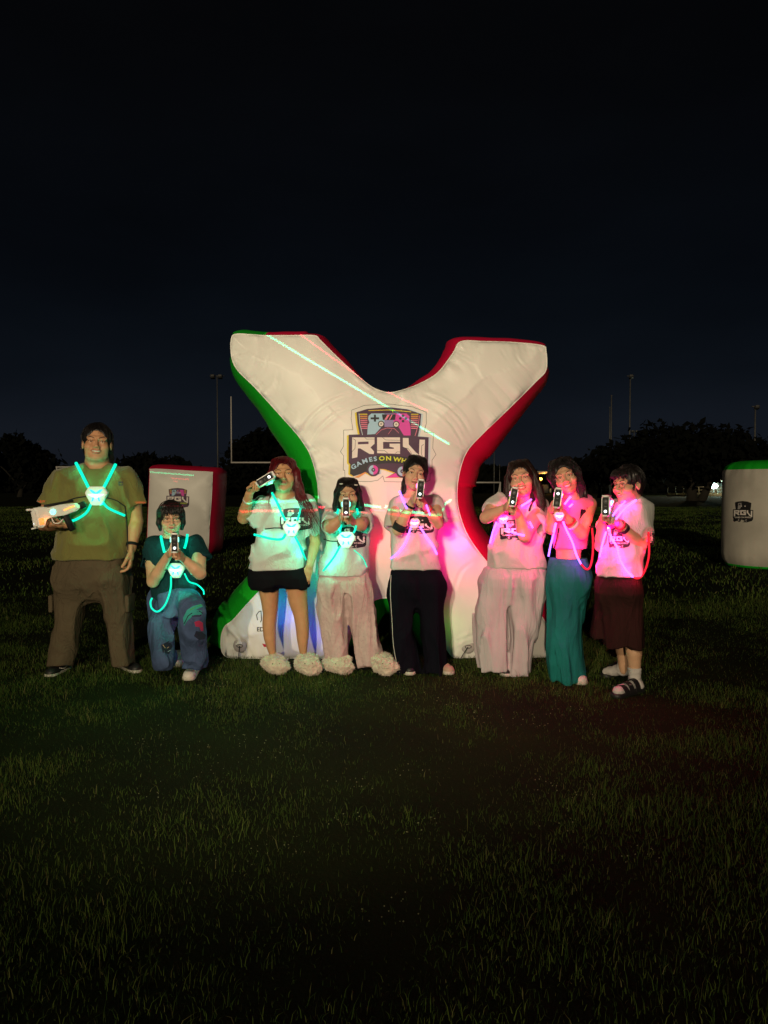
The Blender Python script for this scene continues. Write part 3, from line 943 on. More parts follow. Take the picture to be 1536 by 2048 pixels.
# ================================================================== INFLATABLE OBSTACLES
vinyl_w = mat('vinyl_white', (0.80, 0.78, 0.74), rough=0.45, var=0.07, vscale=1.6, bump=0.12, bscale=14)
vinyl_dimmed = mat('vinyl_white_dimmed', (0.52, 0.49, 0.43), rough=0.55, var=0.14, vscale=2.0, bump=0.2, bscale=14)  # white darkened for the far cylinder: lamp falloff put into the base colour
vinyl_g = mat('vinyl_green', (0.010, 0.42, 0.020), rough=0.45, bump=0.15, bscale=14)
vinyl_r = mat('vinyl_red', (0.86, 0.008, 0.070), rough=0.45, bump=0.15, bscale=14)
def inflatable(t, outline_px, cols, Y0, T, bulge, pillow, h=0.035, wr=0.010, per=6, sag=None, seed=1, creases=()):
    """outline in photo pixels at depth Y0; cols: material per outline span; T thickness; bulge(i,n)->outward swell of the sides"""
    P = spline_closed([(W(x, y, Y0).x, max(0.0, W(x, y, Y0).z)) for x, y in outline_px], per)
    own = np.repeat(np.arange(len(outline_px)), per)
    # resample evenly
    n = len(P)
    P = [Vector(p) for p in P]
    area = sum(P[i].x * P[(i + 1) % n].y - P[(i + 1) % n].x * P[i].y for i in range(n))
    B, O = [], []
    for i in range(n):
        a, b = P[i], P[(i + 1) % n]
        k = max(1, int((b - a).length / h))
        for q in range(k): B.append(a + (b - a) * (q / k)); O.append(own[i])
    m = len(B)
    N = []
    for i in range(m):
        d = (B[(i + 2) % m] - B[i - 2])
        q = Vector((d.y, -d.x)).normalized()
        if area < 0: q = -q
        N.append(q)
    # front panel
    Bn = np.array([(b.x, b.y) for b in B])
    xs = np.arange(Bn[:, 0].min(), Bn[:, 0].max(), h); zs = np.arange(Bn[:, 1].min(), Bn[:, 1].max(), h)
    GX, GZ = np.meshgrid(xs, zs); gx_, gz_ = GX.ravel(), GZ.ravel()
    ins = np.zeros(len(gx_), bool)
    for i in range(m):
        a, b = Bn[i], Bn[(i + 1) % m]
        c = (a[1] > gz_) != (b[1] > gz_)
        with np.errstate(divide='ignore', invalid='ignore'):
            xx = (b[0] - a[0]) * (gz_ - a[1]) / (b[1] - a[1]) + a[0]
        ins ^= c & (gx_ < xx)
    q = np.stack([gx_[ins], gz_[ins]], 1)
    def dist(q): return np.sqrt(((q[:, None, :] - Bn[None]) ** 2).sum(2))
    D_ = np.concatenate([dist(q[i:i + 2000]).min(1) for i in range(0, len(q), 2000)])
    q = q[D_ > h * 0.55]
    pts = [Vector(b) for b in Bn] + [Vector(v) for v in q]
    r = delaunay_2d_cdt(pts, [(i, (i + 1) % m) for i in range(m)], [tuple(range(m))], 1, 1e-6)
    V2 = np.array([(v.x, v.y) for v in r[0]])
    idx, dd = [], []
    for i in range(0, len(V2), 2000):
        dm = dist(V2[i:i + 2000]); idx.append(dm.argmin(1)); dd.append(dm.min(1))
    idx = np.concatenate(idx); dd = np.concatenate(dd)
    s_ = idx * h
    puck = np.abs(noise3(s_ * 13, 0 * s_ + seed, dd * 3)) * np.exp(-dd / 0.10) * np.minimum(1, dd / 0.02) * (0.5 + 1.2 * np.clip(noise3(s_ * 1.5, 0 * s_ + 3, 0 * s_) + .4, 0, 1))
    puck2 = noise3(s_ * 7, 0 * s_ + seed + 5, 0 * s_) * np.exp(-dd / 0.2) * np.minimum(1, dd / 0.04)
    Yf = Y0 - pillow * (1 - np.exp(-dd / 0.16)) - wr * 4.2 * puck - wr * 2.0 * puck2
    for cr, am, wd in creases:            # long curved creases in the fabric
        C_ = spline([(W(x, y, Y0).x, W(x, y, Y0).z) for x, y in cr], 10)
        dm = np.full(len(V2), 9.0)
        for a_, b_ in zip(C_[:-1], C_[1:]):
            ab = b_ - a_; tt = np.clip(((V2 - a_) @ ab) / (ab @ ab + 1e-9), 0, 1)
            dm = np.minimum(dm, np.sqrt(((V2 - a_ - tt[:, None] * ab) ** 2).sum(1)))
        en = np.minimum(1, np.minimum(np.sqrt(((V2 - C_[0]) ** 2).sum(1)), np.sqrt(((V2 - C_[-1]) ** 2).sum(1))) / .10)
        Yf = Yf + en * am * (np.exp(-(dm / wd) ** 2) - .7 * np.exp(-((dm - wd * 1.9) / wd) ** 2))
    front = np.stack([V2[:, 0], Yf, V2[:, 1]], 1)
    tri = [f for f in r[2]]
    mats_out = {}
    def orient(V, F, ny):
        out = []
        for f in F:
            a, b, c = (Vector(V[f[0]]), Vector(V[f[1]]), Vector(V[f[2]]))
            nn = (b - a).cross(c - a)
            out.append(tuple(f) if nn.y * ny > 0 else tuple(reversed(f)))
        return out
    fo = mesh_obj('front_panel', front, orient(front, tri, -1), vinyl_w, t)
    back = front.copy(); back[:, 1] = Y0 + T + (Y0 - Yf)
    mesh_obj('back_panel', back, orient(back, tri, 1), vinyl_w, t)
    # sides
    K = 12
    ring = []
    cx_, cz_ = Bn[:, 0].mean(), Bn[:, 1].mean()
    for l in range(K + 1):
        f = l / K
        row = []
        for i in range(m):
            b = bulge(O[i], B[i], N[i]) * (math.sin(math.pi * f) ** 0.75)
            q_ = i * h; w_ = 0.006 * float(noise3(np.float64(q_ * 11), np.float64(f * 2.2), np.float64(seed))) * math.sin(math.pi * f)
            x = B[i].x + N[i].x * (b + w_); z = B[i].y + N[i].y * (b + w_)
            z = max(z, 0.0)
            row.append((x, Y0 + T * f, z))
        ring.append(row)
    Vs = [p for row in ring for p in row]
    by = {}
    for i in range(m):
        c = cols[O[i]]
        by.setdefault(c, []).append(i)
    # contiguous runs are separate panels
    runs = []
    start = 0
    seq = [cols[O[i]] for i in range(m)]
    brk = [i for i in range(m) if seq[i] != seq[i - 1]] or [0]
    for a, b in zip(brk, brk[1:] + [brk[0] + m]): runs.append((seq[a % m], [i % m for i in range(a, b)]))
    for c, I in runs:
        F = []
        for l in range(K):
            for i in I:
                j = (i + 1) % m
                f = (l * m + i, l * m + j, (l + 1) * m + j, (l + 1) * m + i)
                F.append(f if area < 0 else tuple(reversed(f)))
        used = sorted({v for f in F for v in f}); mp = {v: k for k, v in enumerate(used)}
        mesh_obj('side_panel', [Vs[v] for v in used], [tuple(mp[v] for v in f) for f in F], {'g': vinyl_g, 'r': vinyl_r, 'w': vinyl_w}[c], t,
                 label={'g': 'green side panel', 'r': 'red side panel', 'w': 'white side panel'}[c])
    # piping cord along the front seam
    mb = MB(); bb = [(b.x, Y0, b.y) for b in B]; mb.tube(bb + [bb[0]], 0.0045, 5, caps=False); mb.build('seam', vinyl_w, t)
    return fo

X = thing('inflatable_barrier', (W(768, 1318, 6.2).x, 6.2, 0), 'giant X shaped white inflatable barrier with green and red sides and a logo', 'inflatable', 'inflatable arena obstacles')
XO = [(463, 712, 'g'), (463, 676, 'g'), (474, 668, 'g'), (500, 669, 'g'), (530, 671, 'r'), (580, 671, 'r'), (628, 671, 'r'), (640, 680, 'r'), (665, 705, 'r'), (700, 738, 'r'), (735, 768, 'r'),
      (757, 780, 'r'), (778, 785, 'r'), (802, 781, 'r'), (838, 768, 'r'), (876, 745, 'r'), (906, 706, 'r'), (922, 683, 'r'), (970, 683, 'r'), (1030, 685, 'r'), (1084, 691, 'r'), (1092, 702, 'r'), (1092, 740, 'r'),
      (1070, 765, 'r'), (1020, 815, 'r'), (965, 868, 'r'), (934, 903, 'r'), (919, 945, 'r'), (914, 990, 'r'), (920, 1030, 'r'), (938, 1075, 'r'), (975, 1125, 'r'), (1020, 1170, 'r'), (1066, 1212, 'r'),
      (1093, 1250, 'r'), (1098, 1290, 'r'), (1090, 1318, 'g'), (1040, 1323, 'g'), (960, 1323, 'g'), (912, 1320, 'g'), (893, 1298, 'g'), (862, 1250, 'g'), (830, 1215, 'g'), (795, 1199, 'g'), (760, 1197, 'g'), (733, 1212, 'g'), (712, 1243, 'g'), (698, 1285, 'g'),
      (686, 1318, 'g'), (640, 1323, 'g'), (560, 1323, 'g'), (470, 1319, 'g'), (446, 1307, 'g'), (442, 1278, 'g'), (449, 1254, 'g'), (466, 1240, 'g'), (490, 1213, 'g'), (530, 1170, 'g'), (580, 1115, 'g'), (620, 1065, 'g'), (634, 1020, 'g'),
      (636, 975, 'g'), (624, 918, 'g'), (600, 876, 'g'), (558, 828, 'g'), (510, 775, 'g'), (475, 740, 'g')]
def xb(o, b, n):
    side = abs(n.x)
    z = b.y
    if n.y > 0.2 and z > 1.9 and abs(b.x + .02) < .60: return min(.072, .012 + .22 * max(0, abs(b.x + .02) - .06))      # inside of the notch
    if n.y > 0.75: return 0.10         # tops
    if z < 0.08: return 0.02
    tip = max(0.0, z - 1.75) * 0.20
    return (0.20 if n.y < -0.1 else 0.17) - tip
Xf = inflatable(X, [(x, y) for x, y, c in XO], [c for x, y, c in XO], 5.86, 0.95, xb, 0.09, h=0.0145, creases=[
    ([(598, 876), (622, 838), (660, 808), (700, 790)], .010, .012), ([(612, 900), (640, 856), (680, 822)], .009, .011), ([(640, 860), (668, 832), (712, 812)], .006, .010),
    ([(940, 868), (918, 834), (884, 806), (846, 790)], .010, .012), ([(928, 892), (902, 850), (870, 822)], .008, .011), ([(500, 740), (512, 718), (520, 700)], .007, .009), ([(520, 752), (534, 728), (542, 706)], .007, .009),
    ([(545, 790), (556, 764), (560, 742)], .006, .009), ([(560, 680), (548, 700), (530, 712)], .006, .008), ([(1060, 745), (1040, 730), (1026, 708)], .006, .009), ([(1000, 700), (1010, 722)], .005, .008), ([(640, 700), (625, 720), (606, 730)], .006, .009),
    ([(1050, 1300), (1040, 1270), (1052, 1240)], .008, .010), ([(470, 1262), (492, 1284), (500, 1310)], .009, .012), ([(455, 1290), (476, 1290), (500, 1300)], .008, .010), ([(660, 1240), (640, 1180), (646, 1120)], .007, .012),
    ([(905, 1180), (922, 1140), (950, 1120)], .007, .012), ([(900, 1290), (925, 1275), (960, 1262)], .007, .010)])
XB = [bvh_of(Xf)]
d = Decal(X, 'logo_print', XB, lambda x, y: (670 + x / 6.982, 790 + y / 6.982), h=34, lift=0.0009)
rgv_logo(d)
d.done(label='printed RGV games on wheels logo')
# small printed lettering on the left foot, grommets with straps
d = Decal(X, 'lettering', XB, lambda x, y: (x, y), h=5)
d.line([(515, 1240), (513, 1230), (517, 1224), (522, 1222), (523, 1240), (521, 1244)], 1.6, INK['black'], 0)
d.text('EDIN', (527, 1259), 12, INK['black'], 1, 0, 1.0)
d.poly([(524, 1287), (533, 1289), (533, 1294), (528, 1294)], mat('ink_red', (0.5, 0.01, 0.05)), 0)
d.done(label='small black lettering on the left foot', kind='stuff')
blackm = mat('black_webbing', (0.012, 0.012, 0.013), rough=0.8)
for (x, y, pts) in ((480, 1291, [(479, 1292), (478, 1305), (477, 1318), (476, 1322)]), (936, 1293, [(936, 1294), (928, 1306), (920, 1320), (917, 1324)])):
    h = cast(XB, x, y)
    n = Vector((0, -1, 0))
    mb = MB(); mb.lathe([(0.001, 0.006), (0.05, 0.006), (0.055, 0.0)], h[0], 18, n); mb.build('patch', mat('patch_vinyl', (0.42, 0.38, 0.38), rough=0.5), X)
    mb = MB(); q = h[0] - Vector((0, 0.012, 0)); mb.tube([q + Vector((0.025 * math.cos(a), 0, 0.012 * math.sin(a))) for a in np.linspace(0, 6.28, 13)], 0.003, 6); mb.build('ring', polem, X)
    mb = MB(); hp = []
    for px, py in pts:
        g = W(px, py, h[0].y - 0.03); g.z = max(g.z, 0.004); hp.append(g)
    mb.tube(hp, 0.007, 6, flat=0.4); mb.build('anchor_strap', blackm, X)

# small block
BX = thing('inflatable_block', (W(362, 1105, 14.6).x, 15, 0), 'small upright white inflatable block with red sides and top behind the kneeling player', 'inflatable', 'inflatable arena obstacles')
bo = [(302, 938), (340, 939), (385, 942), (422, 944), (425, 950), (423, 1000), (419, 1050), (416, 1100), (405, 1108), (360, 1110), (310, 1110), (296, 1104), (296, 1050), (298, 1000), (300, 945)]
Bf = inflatable(BX, bo, ['r'] * len(bo), 14.4, 1.15, lambda o, b, n: 0.13 if n.y < 0.7 else 0.10, 0.12, h=0.06, wr=0.012, per=3, seed=7)
d = Decal(BX, 'logo_print', [bvh_of(Bf)], lambda x, y: (325 + x / 24.5, 969 + y / 24.5), h=90, lift=0.0016)
rgv_logo(d, simple=True)
d.done(label='printed RGV games on wheels logo')

# white cylinder
Y = 12.6
cxp = W(1537, 968, Y); rad = 85 * PXM(Y)
zt, zm = W(0, 921, Y).z, W(0, 942, Y - rad).z
CY = thing('inflatable_cylinder', (cxp.x, Y, 0), 'white inflatable cylinder with green ends at the right edge of the photo', 'inflatable', 'inflatable arena obstacles')
def lathe_ring(prof, n, wob):
    V = []
    for (r, z, w) in prof:
        for k in range(n):
            a = 2 * math.pi * k / n
            rr = r * (1 + w * float(_LAT[(k * 5) & 31, 3, 9]) + 0.35 * w * math.sin(k * 2.1))
            V.append((cxp.x + rr * math.cos(a), Y + rr * math.sin(a), z))
    F = [(i * n + k, i * n + (k + 1) % n, (i + 1) * n + (k + 1) % n, (i + 1) * n + k) for i in range(len(prof) - 1) for k in range(n)]
    return V, F
H = zt
V, F = lathe_ring([(rad * .90, 0.03, .012), (rad * .965, .10, .02), (rad * .995, .2, .008), (rad * 1.0, .5, 0), (rad * 1.0, H * .6, 0), (rad * 0.995, H - .30, .004), (rad * .985, H - .22, .03), (rad * .955, H - .155, .04)], 96, 1)
Cs = mesh_obj('side_wall', V, F, vinyl_dimmed, CY)
V, F = lathe_ring([(rad * .955, H - .155, .04), (rad * .90, H - .09, .035), (rad * .78, H - .03, .02), (rad * .6, H - .008, .01), (rad * .4, H, .0), (rad * 0.02, H + .01, 0)], 96, 1); mesh_obj('top_cap', V, F, vinyl_g, CY)
V, F = lathe_ring([(rad * .905, 0.035, .012), (rad * .90, .0, .01), (rad * 0.1, .0, 0)], 96, 1); mesh_obj('bottom_cap', V, F, vinyl_g, CY)
d = Decal(CY, 'logo_print', [bvh_of(Cs)], lambda x, y: (1459 + x / 27.5, 1000 + (y - 125) / 23.0), h=80, lift=0.0016)
rgv_logo(d, simple=True, mono=True)
d.done(label='printed dark RGV logo')
# ================================================================== PEOPLE
def vec(*a): return Vector(a)
def rows_w(rows, Y):
    """rows (py, xleft, xright, half depth[, dY]) in photo pixels -> world loft rows"""
    out = []
    for r in rows:
        Yr = Y + (r[4] if len(r) > 4 else 0)
        p = W((r[1] + r[2]) / 2, r[0], Yr)
        out.append((max(p.z, 0.005), p.x, Yr, (r[2] - r[1]) / 2 * PXM(Yr), r[3]))
    return out
def shrink(rows, f, mx=9, fd=None):
    return [(z, x, y, min(w * f, mx), min(d * (fd or f), mx)) for z, x, y, w, d in rows]

class Head:
    def __init__(s, px, py, Y, sc=1.0, yaw=0, pitch=0, roll=0, wf=1.0):
        s.c, s.s, s.wf = W(px, py, Y), sc, wf
        y, p, r = R(yaw) + math.atan2(-s.c.x, s.c.y) * .92, R(pitch), R(roll)
        F = vec(math.sin(y), -math.cos(y), 0); X_ = vec(math.cos(y), math.sin(y), 0); U = vec(0, 0, 1)
        F, U = F * math.cos(p) + U * math.sin(p), U * math.cos(p) - F * math.sin(p)
        U, X_ = U * math.cos(r) + X_ * math.sin(r), X_ * math.cos(r) - U * math.sin(r)
        s.X, s.F, s.U = X_, F, U
    def __call__(s, x, y, z): return s.c + (s.X * (x * s.wf) + s.F * y + s.U * z) * s.s
    def ax(s): return (s.X, s.F, s.U)
    def box(s, m=0.15): return (s.c - Vector((m, m, m)) * s.s, s.c + Vector((m, m, m)) * s.s)

def head_prims(fd, h, soft=0.0, smile=0.0, chin=1.0, nose=1.0):
    k, w = h.s, h.wf
    A = h.ax()
    E = lambda x, y, z, rx, ry, rz, kk=0.012, sub=False: fd.ell(h(x, y, z), (rx * k * (w if rx > .03 else 1), ry * k, rz * k), A, kk * k, sub)
    E(0, -0.012, 0.032, .074, .092, .086)
    E(0, 0.018, -0.038, .060, .062, .062, .02)
    E(0, 0.030, -0.070, .046 + soft, .048, .036 + soft, .02)                # jaw
    E(0, 0.066, -0.094, .020 + soft * .5, .018, .018 * chin, .02)              # chin
    for sx in (-1, 1):
        E(sx * .040, 0.052, -0.026, .026, .028, .026 + .3 * soft, .02)         # cheek
        if smile: E(sx * .041, 0.062, -0.030, .018, .020, .015, .015)
        E(sx * .031, 0.094, 0.004, .016, .0125, .010, .010, True)                # socket
        E(sx * .031, 0.068, 0.003, .0135, .0135, .0135, .003)                   # eye
        E(sx * .031, 0.0735, 0.0095, .015, .011, .006, .004)                    # upper lid
        E(sx * .031, 0.072, -0.0065, .014, .010, .004, .004)                    # lower lid
        fd.seg(h(sx * .012, .083, .026), h(sx * .048, .070, .026), .008 * k, .007 * k, .016 * k)   # brow
        E(sx * .075, -.008, -.004, .010, .019, .031, .004)                      # ear
        E(sx * .084, .000, -.002, .006, .010, .019, .004, True)
        E(sx * .0115, .096, -.034, .0085, .010, .007, .006)                     # nostril wing
    fd.seg(h(0, .083, .016), h(0, .106, -.026), .008 * k, .0105 * k * nose, .010 * k)
    E(0, .108, -.030, .0115 * nose, .009, .0085, .006)
    E(0, .082, -.052, .022, .014, .016, .012)                                   # mouth mound
    E(0, .101, -.0578, .022 + .006 * smile, .012, .0016 + .003 * smile, .002, True)    # mouth opening
    E(0, .089, -.0525, .021, .0095, .0048, .004)                                # upper lip
    E(0, .089, -.0645, .017, .0095, .0056, .004)                                # lower lip

def hand_prims(fd, w, d, n, t, s=1.0, curl=(20, 25, 15), thumb=(0.7, 0.25), spread=0.0, idx=None):
    d, n = Vector(d).normalized(), Vector(n)
    n = (n - d * n.dot(d)).normalized(); t = Vector(t); t = (t - d * t.dot(d) - n * t.dot(n)).normalized()
    w = Vector(w)
    fd.seg(w - d * .01, w + d * .04 * s, .026 * s, .033 * s, .006, t, .62)
    fd.seg(w + d * .04 * s, w + d * .083 * s, .033 * s, .036 * s, .006, t, .42)
    for i, (off, L) in enumerate(zip((.0275, .0092, -.0092, -.0265), (.070, .078, .073, .057))):
        c = idx if (i == 0 and idx) else curl
        p = w + (d * (.086 - .006 * (i == 3)) + t * off) * s
        a = 0.0
        r = (.0092, .0094, .0090, .0080)[i] * s
        tt = t * (spread * (off / .0275))
        for q, f in enumerate((.46, .30, .24)):
            a += R(c[q] * (1 + .06 * i))
            dd = (d * math.cos(a) + n * math.sin(a) + tt).normalized()
            p2 = p + dd * L * f * s
            fd.seg(p, p2, r, r * .9, .003)
            p, r = p2, r * .9
    b = w + (d * .030 + t * .024 + n * .008) * s
    d1 = (d * .62 + t * thumb[0] + n * thumb[1]).normalized(); d2 = (d * .85 + t * (thumb[0] - .55) + n * (thumb[1] + .15)).normalized()
    p1 = b + d1 * .036 * s; p2 = p1 + d2 * .032 * s; p3 = p2 + (d2 + n * .15).normalized() * .022 * s
    fd.seg(b, p1, .0135 * s, .0115 * s, .006); fd.seg(p1, p2, .0112 * s, .0100 * s, .003); fd.seg(p2, p3, .0100 * s, .0085 * s, .003)

def folds(amp, sc=(7, 7, 5), skew=0.4, seed=0.0, grow=None):
    def fn(x, y, z):
        wx = .25 * noise3(x * 6 + seed, y * 6, z * 6)
        n1 = noise3(x * sc[0] * 1.25 + z * skew * 6 + seed + wx, y * sc[1], z * sc[2] * 1.2 - x * skew * 3 + seed)
        n2 = noise3(x * sc[0] * 2.6 - z * skew * 5 + wx * 2, y * sc[1] * 2.3 + seed, z * sc[2] * 1.7)
        a = amp * 1.5 * (np.clip(1 - 3.2 * np.abs(n1), -.4, 1)) + amp * .75 * n2
        if grow is not None: a = a * np.clip(grow(x, y, z), 0, 2)
        return -a
    return fn

def cloth(name, m, parent, build, lo, hi, h=0.0085, fold=None, label=None):
    fd = Field(lo, hi, h)
    build(fd)
    if fold:
        for f in (fold if isinstance(fold, (list, tuple)) else [fold]): fd.disp(f)
    V, Q = fd.mesh()
    return mesh_obj(name, V, Q, m, parent, label=label)

def bounds(pts, m):
    P = np.array([tuple(p) for p in pts])
    return P.min(0) - m, P.max(0) + m
def rows_pts(rows): return [(x + sx * w, y + sy * d, z) for z, x, y, w, d in rows for sx in (-1, 1) for sy in (-1, 1)]

def shoe(t, heel, toe, upper, sole, name='shoe', w=0.043, hgt=0.075, ank=None, stripe=None, tube=False):
    heel, toe = Vector(heel), Vector(toe); heel.z = toe.z = 0
    f = (toe - heel).normalized(); s_ = vec(-f.y, f.x, 0)
    lo, hi = bounds([heel, toe], 0.09); lo[2], hi[2] = -0.03, 0.16
    fd = Field(lo, hi, 0.005)
    L = (toe - heel).length
    a, b = heel + f * .035, toe - f * .040
    fd.seg(a + vec(0, 0, .04), b + vec(0, 0, .030), .036, .040, .01, s_, .85)
    fd.seg(b + vec(0, 0, .030) - f * 0.03, b + vec(0, 0, .027) + f * 0.002, .044, .038, .01, s_, .75)
    fd.seg(a + vec(0, 0, .05), a + vec(0, 0, hgt + .02) + f * .012, .037, .034, .02)
    fd.seg(a + vec(0, 0, .075) + f * .02, a + f * L * .45 + vec(0, 0, .045), .030, .028, .02)
    fd.plane((0, 0, .018), (0, 0, -1)); fd.plane((0, 0, hgt + .012), (0, 0, 1), .004)
    V, Q = fd.mesh()
    o = mesh_obj(name, V, Q, upper, t)
    fd = Field(lo, hi, 0.005)
    fd.seg(a + vec(0, 0, .015), b + vec(0, 0, .015), .040, .046, .0, s_, 1.0)
    fd.plane((0, 0, .0), (0, 0, -1)); fd.plane((0, 0, .026), (0, 0, 1), .003)
    V, Q = fd.mesh(); mesh_obj('sole', V, Q, sole, o)
    mb = MB()
    for k in range(5):
        c = a + f * (L * (.30 + .07 * k)) + vec(0, 0, .075 - .006 * k)
        mb.tube([c - s_ * .018 - vec(0, 0, .004), c + vec(0, 0, .003), c + s_ * .018 - vec(0, 0, .004)], .0028, 5)
    mb.build('laces', sole, o)
    if stripe:
        mb = MB()
        for sg in (-1, 1):
            pts = [a + f * (L * q) + s_ * sg * wd + vec(0, 0, z) for q, wd, z in ((.12, .039, .052), (.3, .0415, .038), (.42, .041, .036), (.58, .036, .052))]
            mb.tube(pts, [.002, .005, .0045, .0015], 6)
        mb.build('side_mark', stripe, o)
    return o

skin_cache = {}
def skin(name, c):
    return mat('skin_' + name, c, rough=0.5, spec=0.35, var=0.10, vscale=14, bump=0.12, bscale=90)
hair_black = mat('hair_black', (0.010, 0.008, 0.008), rough=0.38, spec=0.35, bump=0.8, bscale=60, stretch=(3, 3, 0.25), var=0.4, vscale=20)
hair_brown = mat('hair_dark_brown', (0.016, 0.007, 0.005), rough=0.38, spec=0.35, bump=0.8, bscale=60, stretch=(3, 3, 0.25), var=0.4, vscale=20)
hair_red = mat('hair_red', (0.085, 0.005, 0.008), rough=0.38, spec=0.35, bump=0.8, bscale=60, stretch=(3, 3, 0.25), var=0.55, vscale=16)
eye_white = mat('eye_white', (0.62, 0.60, 0.57), rough=0.15)
eye_dark = mat('eye_iris', (0.020, 0.012, 0.008), rough=0.08)
tooth = mat('teeth', (0.70, 0.66, 0.58), rough=0.25)
brow_m = mat('eyebrow_hair', (0.018, 0.011, 0.009), rough=0.8)

def face_parts(t, h, body_b, lip=(0.34, 0.10, 0.08), smile=0.0, lash=False, look=(0, 0), liptone='lips', browm=None, squint=0.0):
    def on(x, z, off=0.0):
        o = h(x, 0.2, z); r = body_b.ray_cast(o, -h.F, 0.4)
        return (r[0] if r[0] is not None else h(x, 0.08, z)) + h.F * off * h.s
    k = h.s
    for sx in (-1, 1):
        # eyeball slice
        c = h(sx * .031, 0.0715, 0.0022)
        mb = MB(); V, F = [], []
        n, m_ = 14, 6
        for i in range(m_ + 1):
            a = (i / m_) * 1.05
            for j in range(n):
                b = 6.2832 * j / n
                V.append(c + (h.X * (math.sin(a) * math.cos(b) * .0125) + h.U * (math.sin(a) * math.sin(b) * .0064 * (1 - squint)) + h.F * (math.cos(a) * .0125)) * k)
        for i in range(m_):
            for j in range(n): F.append((i * n + j, i * n + (j + 1) % n, (i + 1) * n + (j + 1) % n, (i + 1) * n + j))
        e = mesh_obj('eye', V, F, eye_white, t)
        V, F = [], []
        for i in range(4):
            a = (i / 3) * .42
            for j in range(10):
                b = 6.2832 * j / 10
                V.append(c + (h.X * (math.sin(a) * math.cos(b) * .0134 + look[0] * .004) + h.U * (math.sin(a) * math.sin(b) * .0125 * (1 - squint) + look[1] * .004) + h.F * (math.cos(a) * .0136)) * k)
        for i in range(3):
            for j in range(10): F.append((i * 10 + j, i * 10 + (j + 1) % 10, (i + 1) * 10 + (j + 1) % 10, (i + 1) * 10 + j))
        mesh_obj('iris', V, F, eye_dark, e)
        mb = MB()   # lash line
        mb.tube([on(sx * .0175, .0035, .0008), on(sx * .024, .0085, .001), on(sx * .032, .0100, .001), on(sx * .040, .0075, .001), on(sx * (.0475 if lash else .045), .0045 if lash else .002, .001)],
                [.0006 * k, .0011 * k, .0014 * k, .0014 * k, .0005 * k], 6)
        mb.build('eyelashes', brow_m, e)
        mb = MB()
        mb.tube([on(sx * .012, .0215, .0005), on(sx * .022, .0265, .0012), on(sx * .034, .0295, .0012), on(sx * .043, .0275, .0010), on(sx * .051, .021, .0005)],
                [.0026 * k, .0046 * k, .0044 * k, .0032 * k, .0010 * k], 6, flat=.55)
        mb.build('eyebrow', browm or brow_m, t)
    # mouth
    lm = mat(liptone, lip, rough=0.4)
    cw = .022 + .007 * smile; up = .006 * smile
    def lipc(sg, z0, z1): 
        xs = (-1, -.55, 0, .55, 1)
        return [on(x * cw, -.0578 + up * x * x + (z0 if abs(x) < .9 else 0) + (z1 if x == 0 else 0), .0006) for x in xs]
    mb = MB(); mb.tube(lipc(1, .0036 + .0012 * smile, -.0006), [.0008 * k, .0030 * k, .0034 * k, .0030 * k, .0008 * k], 8)
    mo = mb.build('lips', lm, t)
    mb = MB(); mb.tube(lipc(-1, -.0042 - .0068 * smile, 0), [.0008 * k, .0036 * k, .0044 * k, .0036 * k, .0008 * k], 8); mb.build('lower_lip', lm, mo)
    if smile > .3:
        mb = MB(); mb.tube([on(x * cw * .80, -.0592 + up * x * x * .9, .0018) for x in (-1, -.5, 0, .5, 1)], [.0012 * k, .0030 * k, .0036 * k, .0030 * k, .0012 * k], 8); mb.build('teeth', tooth, mo)
    else:
        mb = MB(); mb.tube([on(x * cw * .95, -.0578 + up * x * x, .0012) for x in (-1, -.5, 0, .5, 1)], .0007 * k, 5); mb.build('mouth_line', mat('mouth_dark', (0.05, 0.012, 0.01)), mo)
    for sx in (-1, 1):
        pass
    return on

def glasses(t, h, on, col_=(0.02, 0.02, 0.022), rx=.024, ry=.018, th=.0013, square=False, metal=0.0):
    m = mat('glasses_frame_%d' % int(metal * 10), col_, rough=.3, metal=metal)
    g = None
    mb = MB()
    y = .094
    for sx in (-1, 1):
        pts = []
        for i in range(21):
            a = 6.2832 * i / 20
            ca, sa = math.cos(a), math.sin(a)
            if square: ca, sa = math.copysign(abs(ca) ** .6, ca), math.copysign(abs(sa) ** .6, sa)
            pts.append(h(sx * .032 + ca * rx, y - .10 * (abs(sx * .032 + ca * rx)) ** 1 * .12 / .05 * .05, -.001 + sa * ry))
        mb.tube(pts, th * h.s, 6, caps=False)
        mb.tube([h(sx * (.032 + rx), y - .012, .006), h(sx * .076, .05, .006), h(sx * .080, -.004, .006)], th * h.s, 6)
    mb.tube([h(-.032 + rx, y - .002, .002), h(0, y + .006, .006), h(.032 - rx, y - .002, .002)], th * h.s, 6)
    g = mb.build('glasses', m, t)
    return g

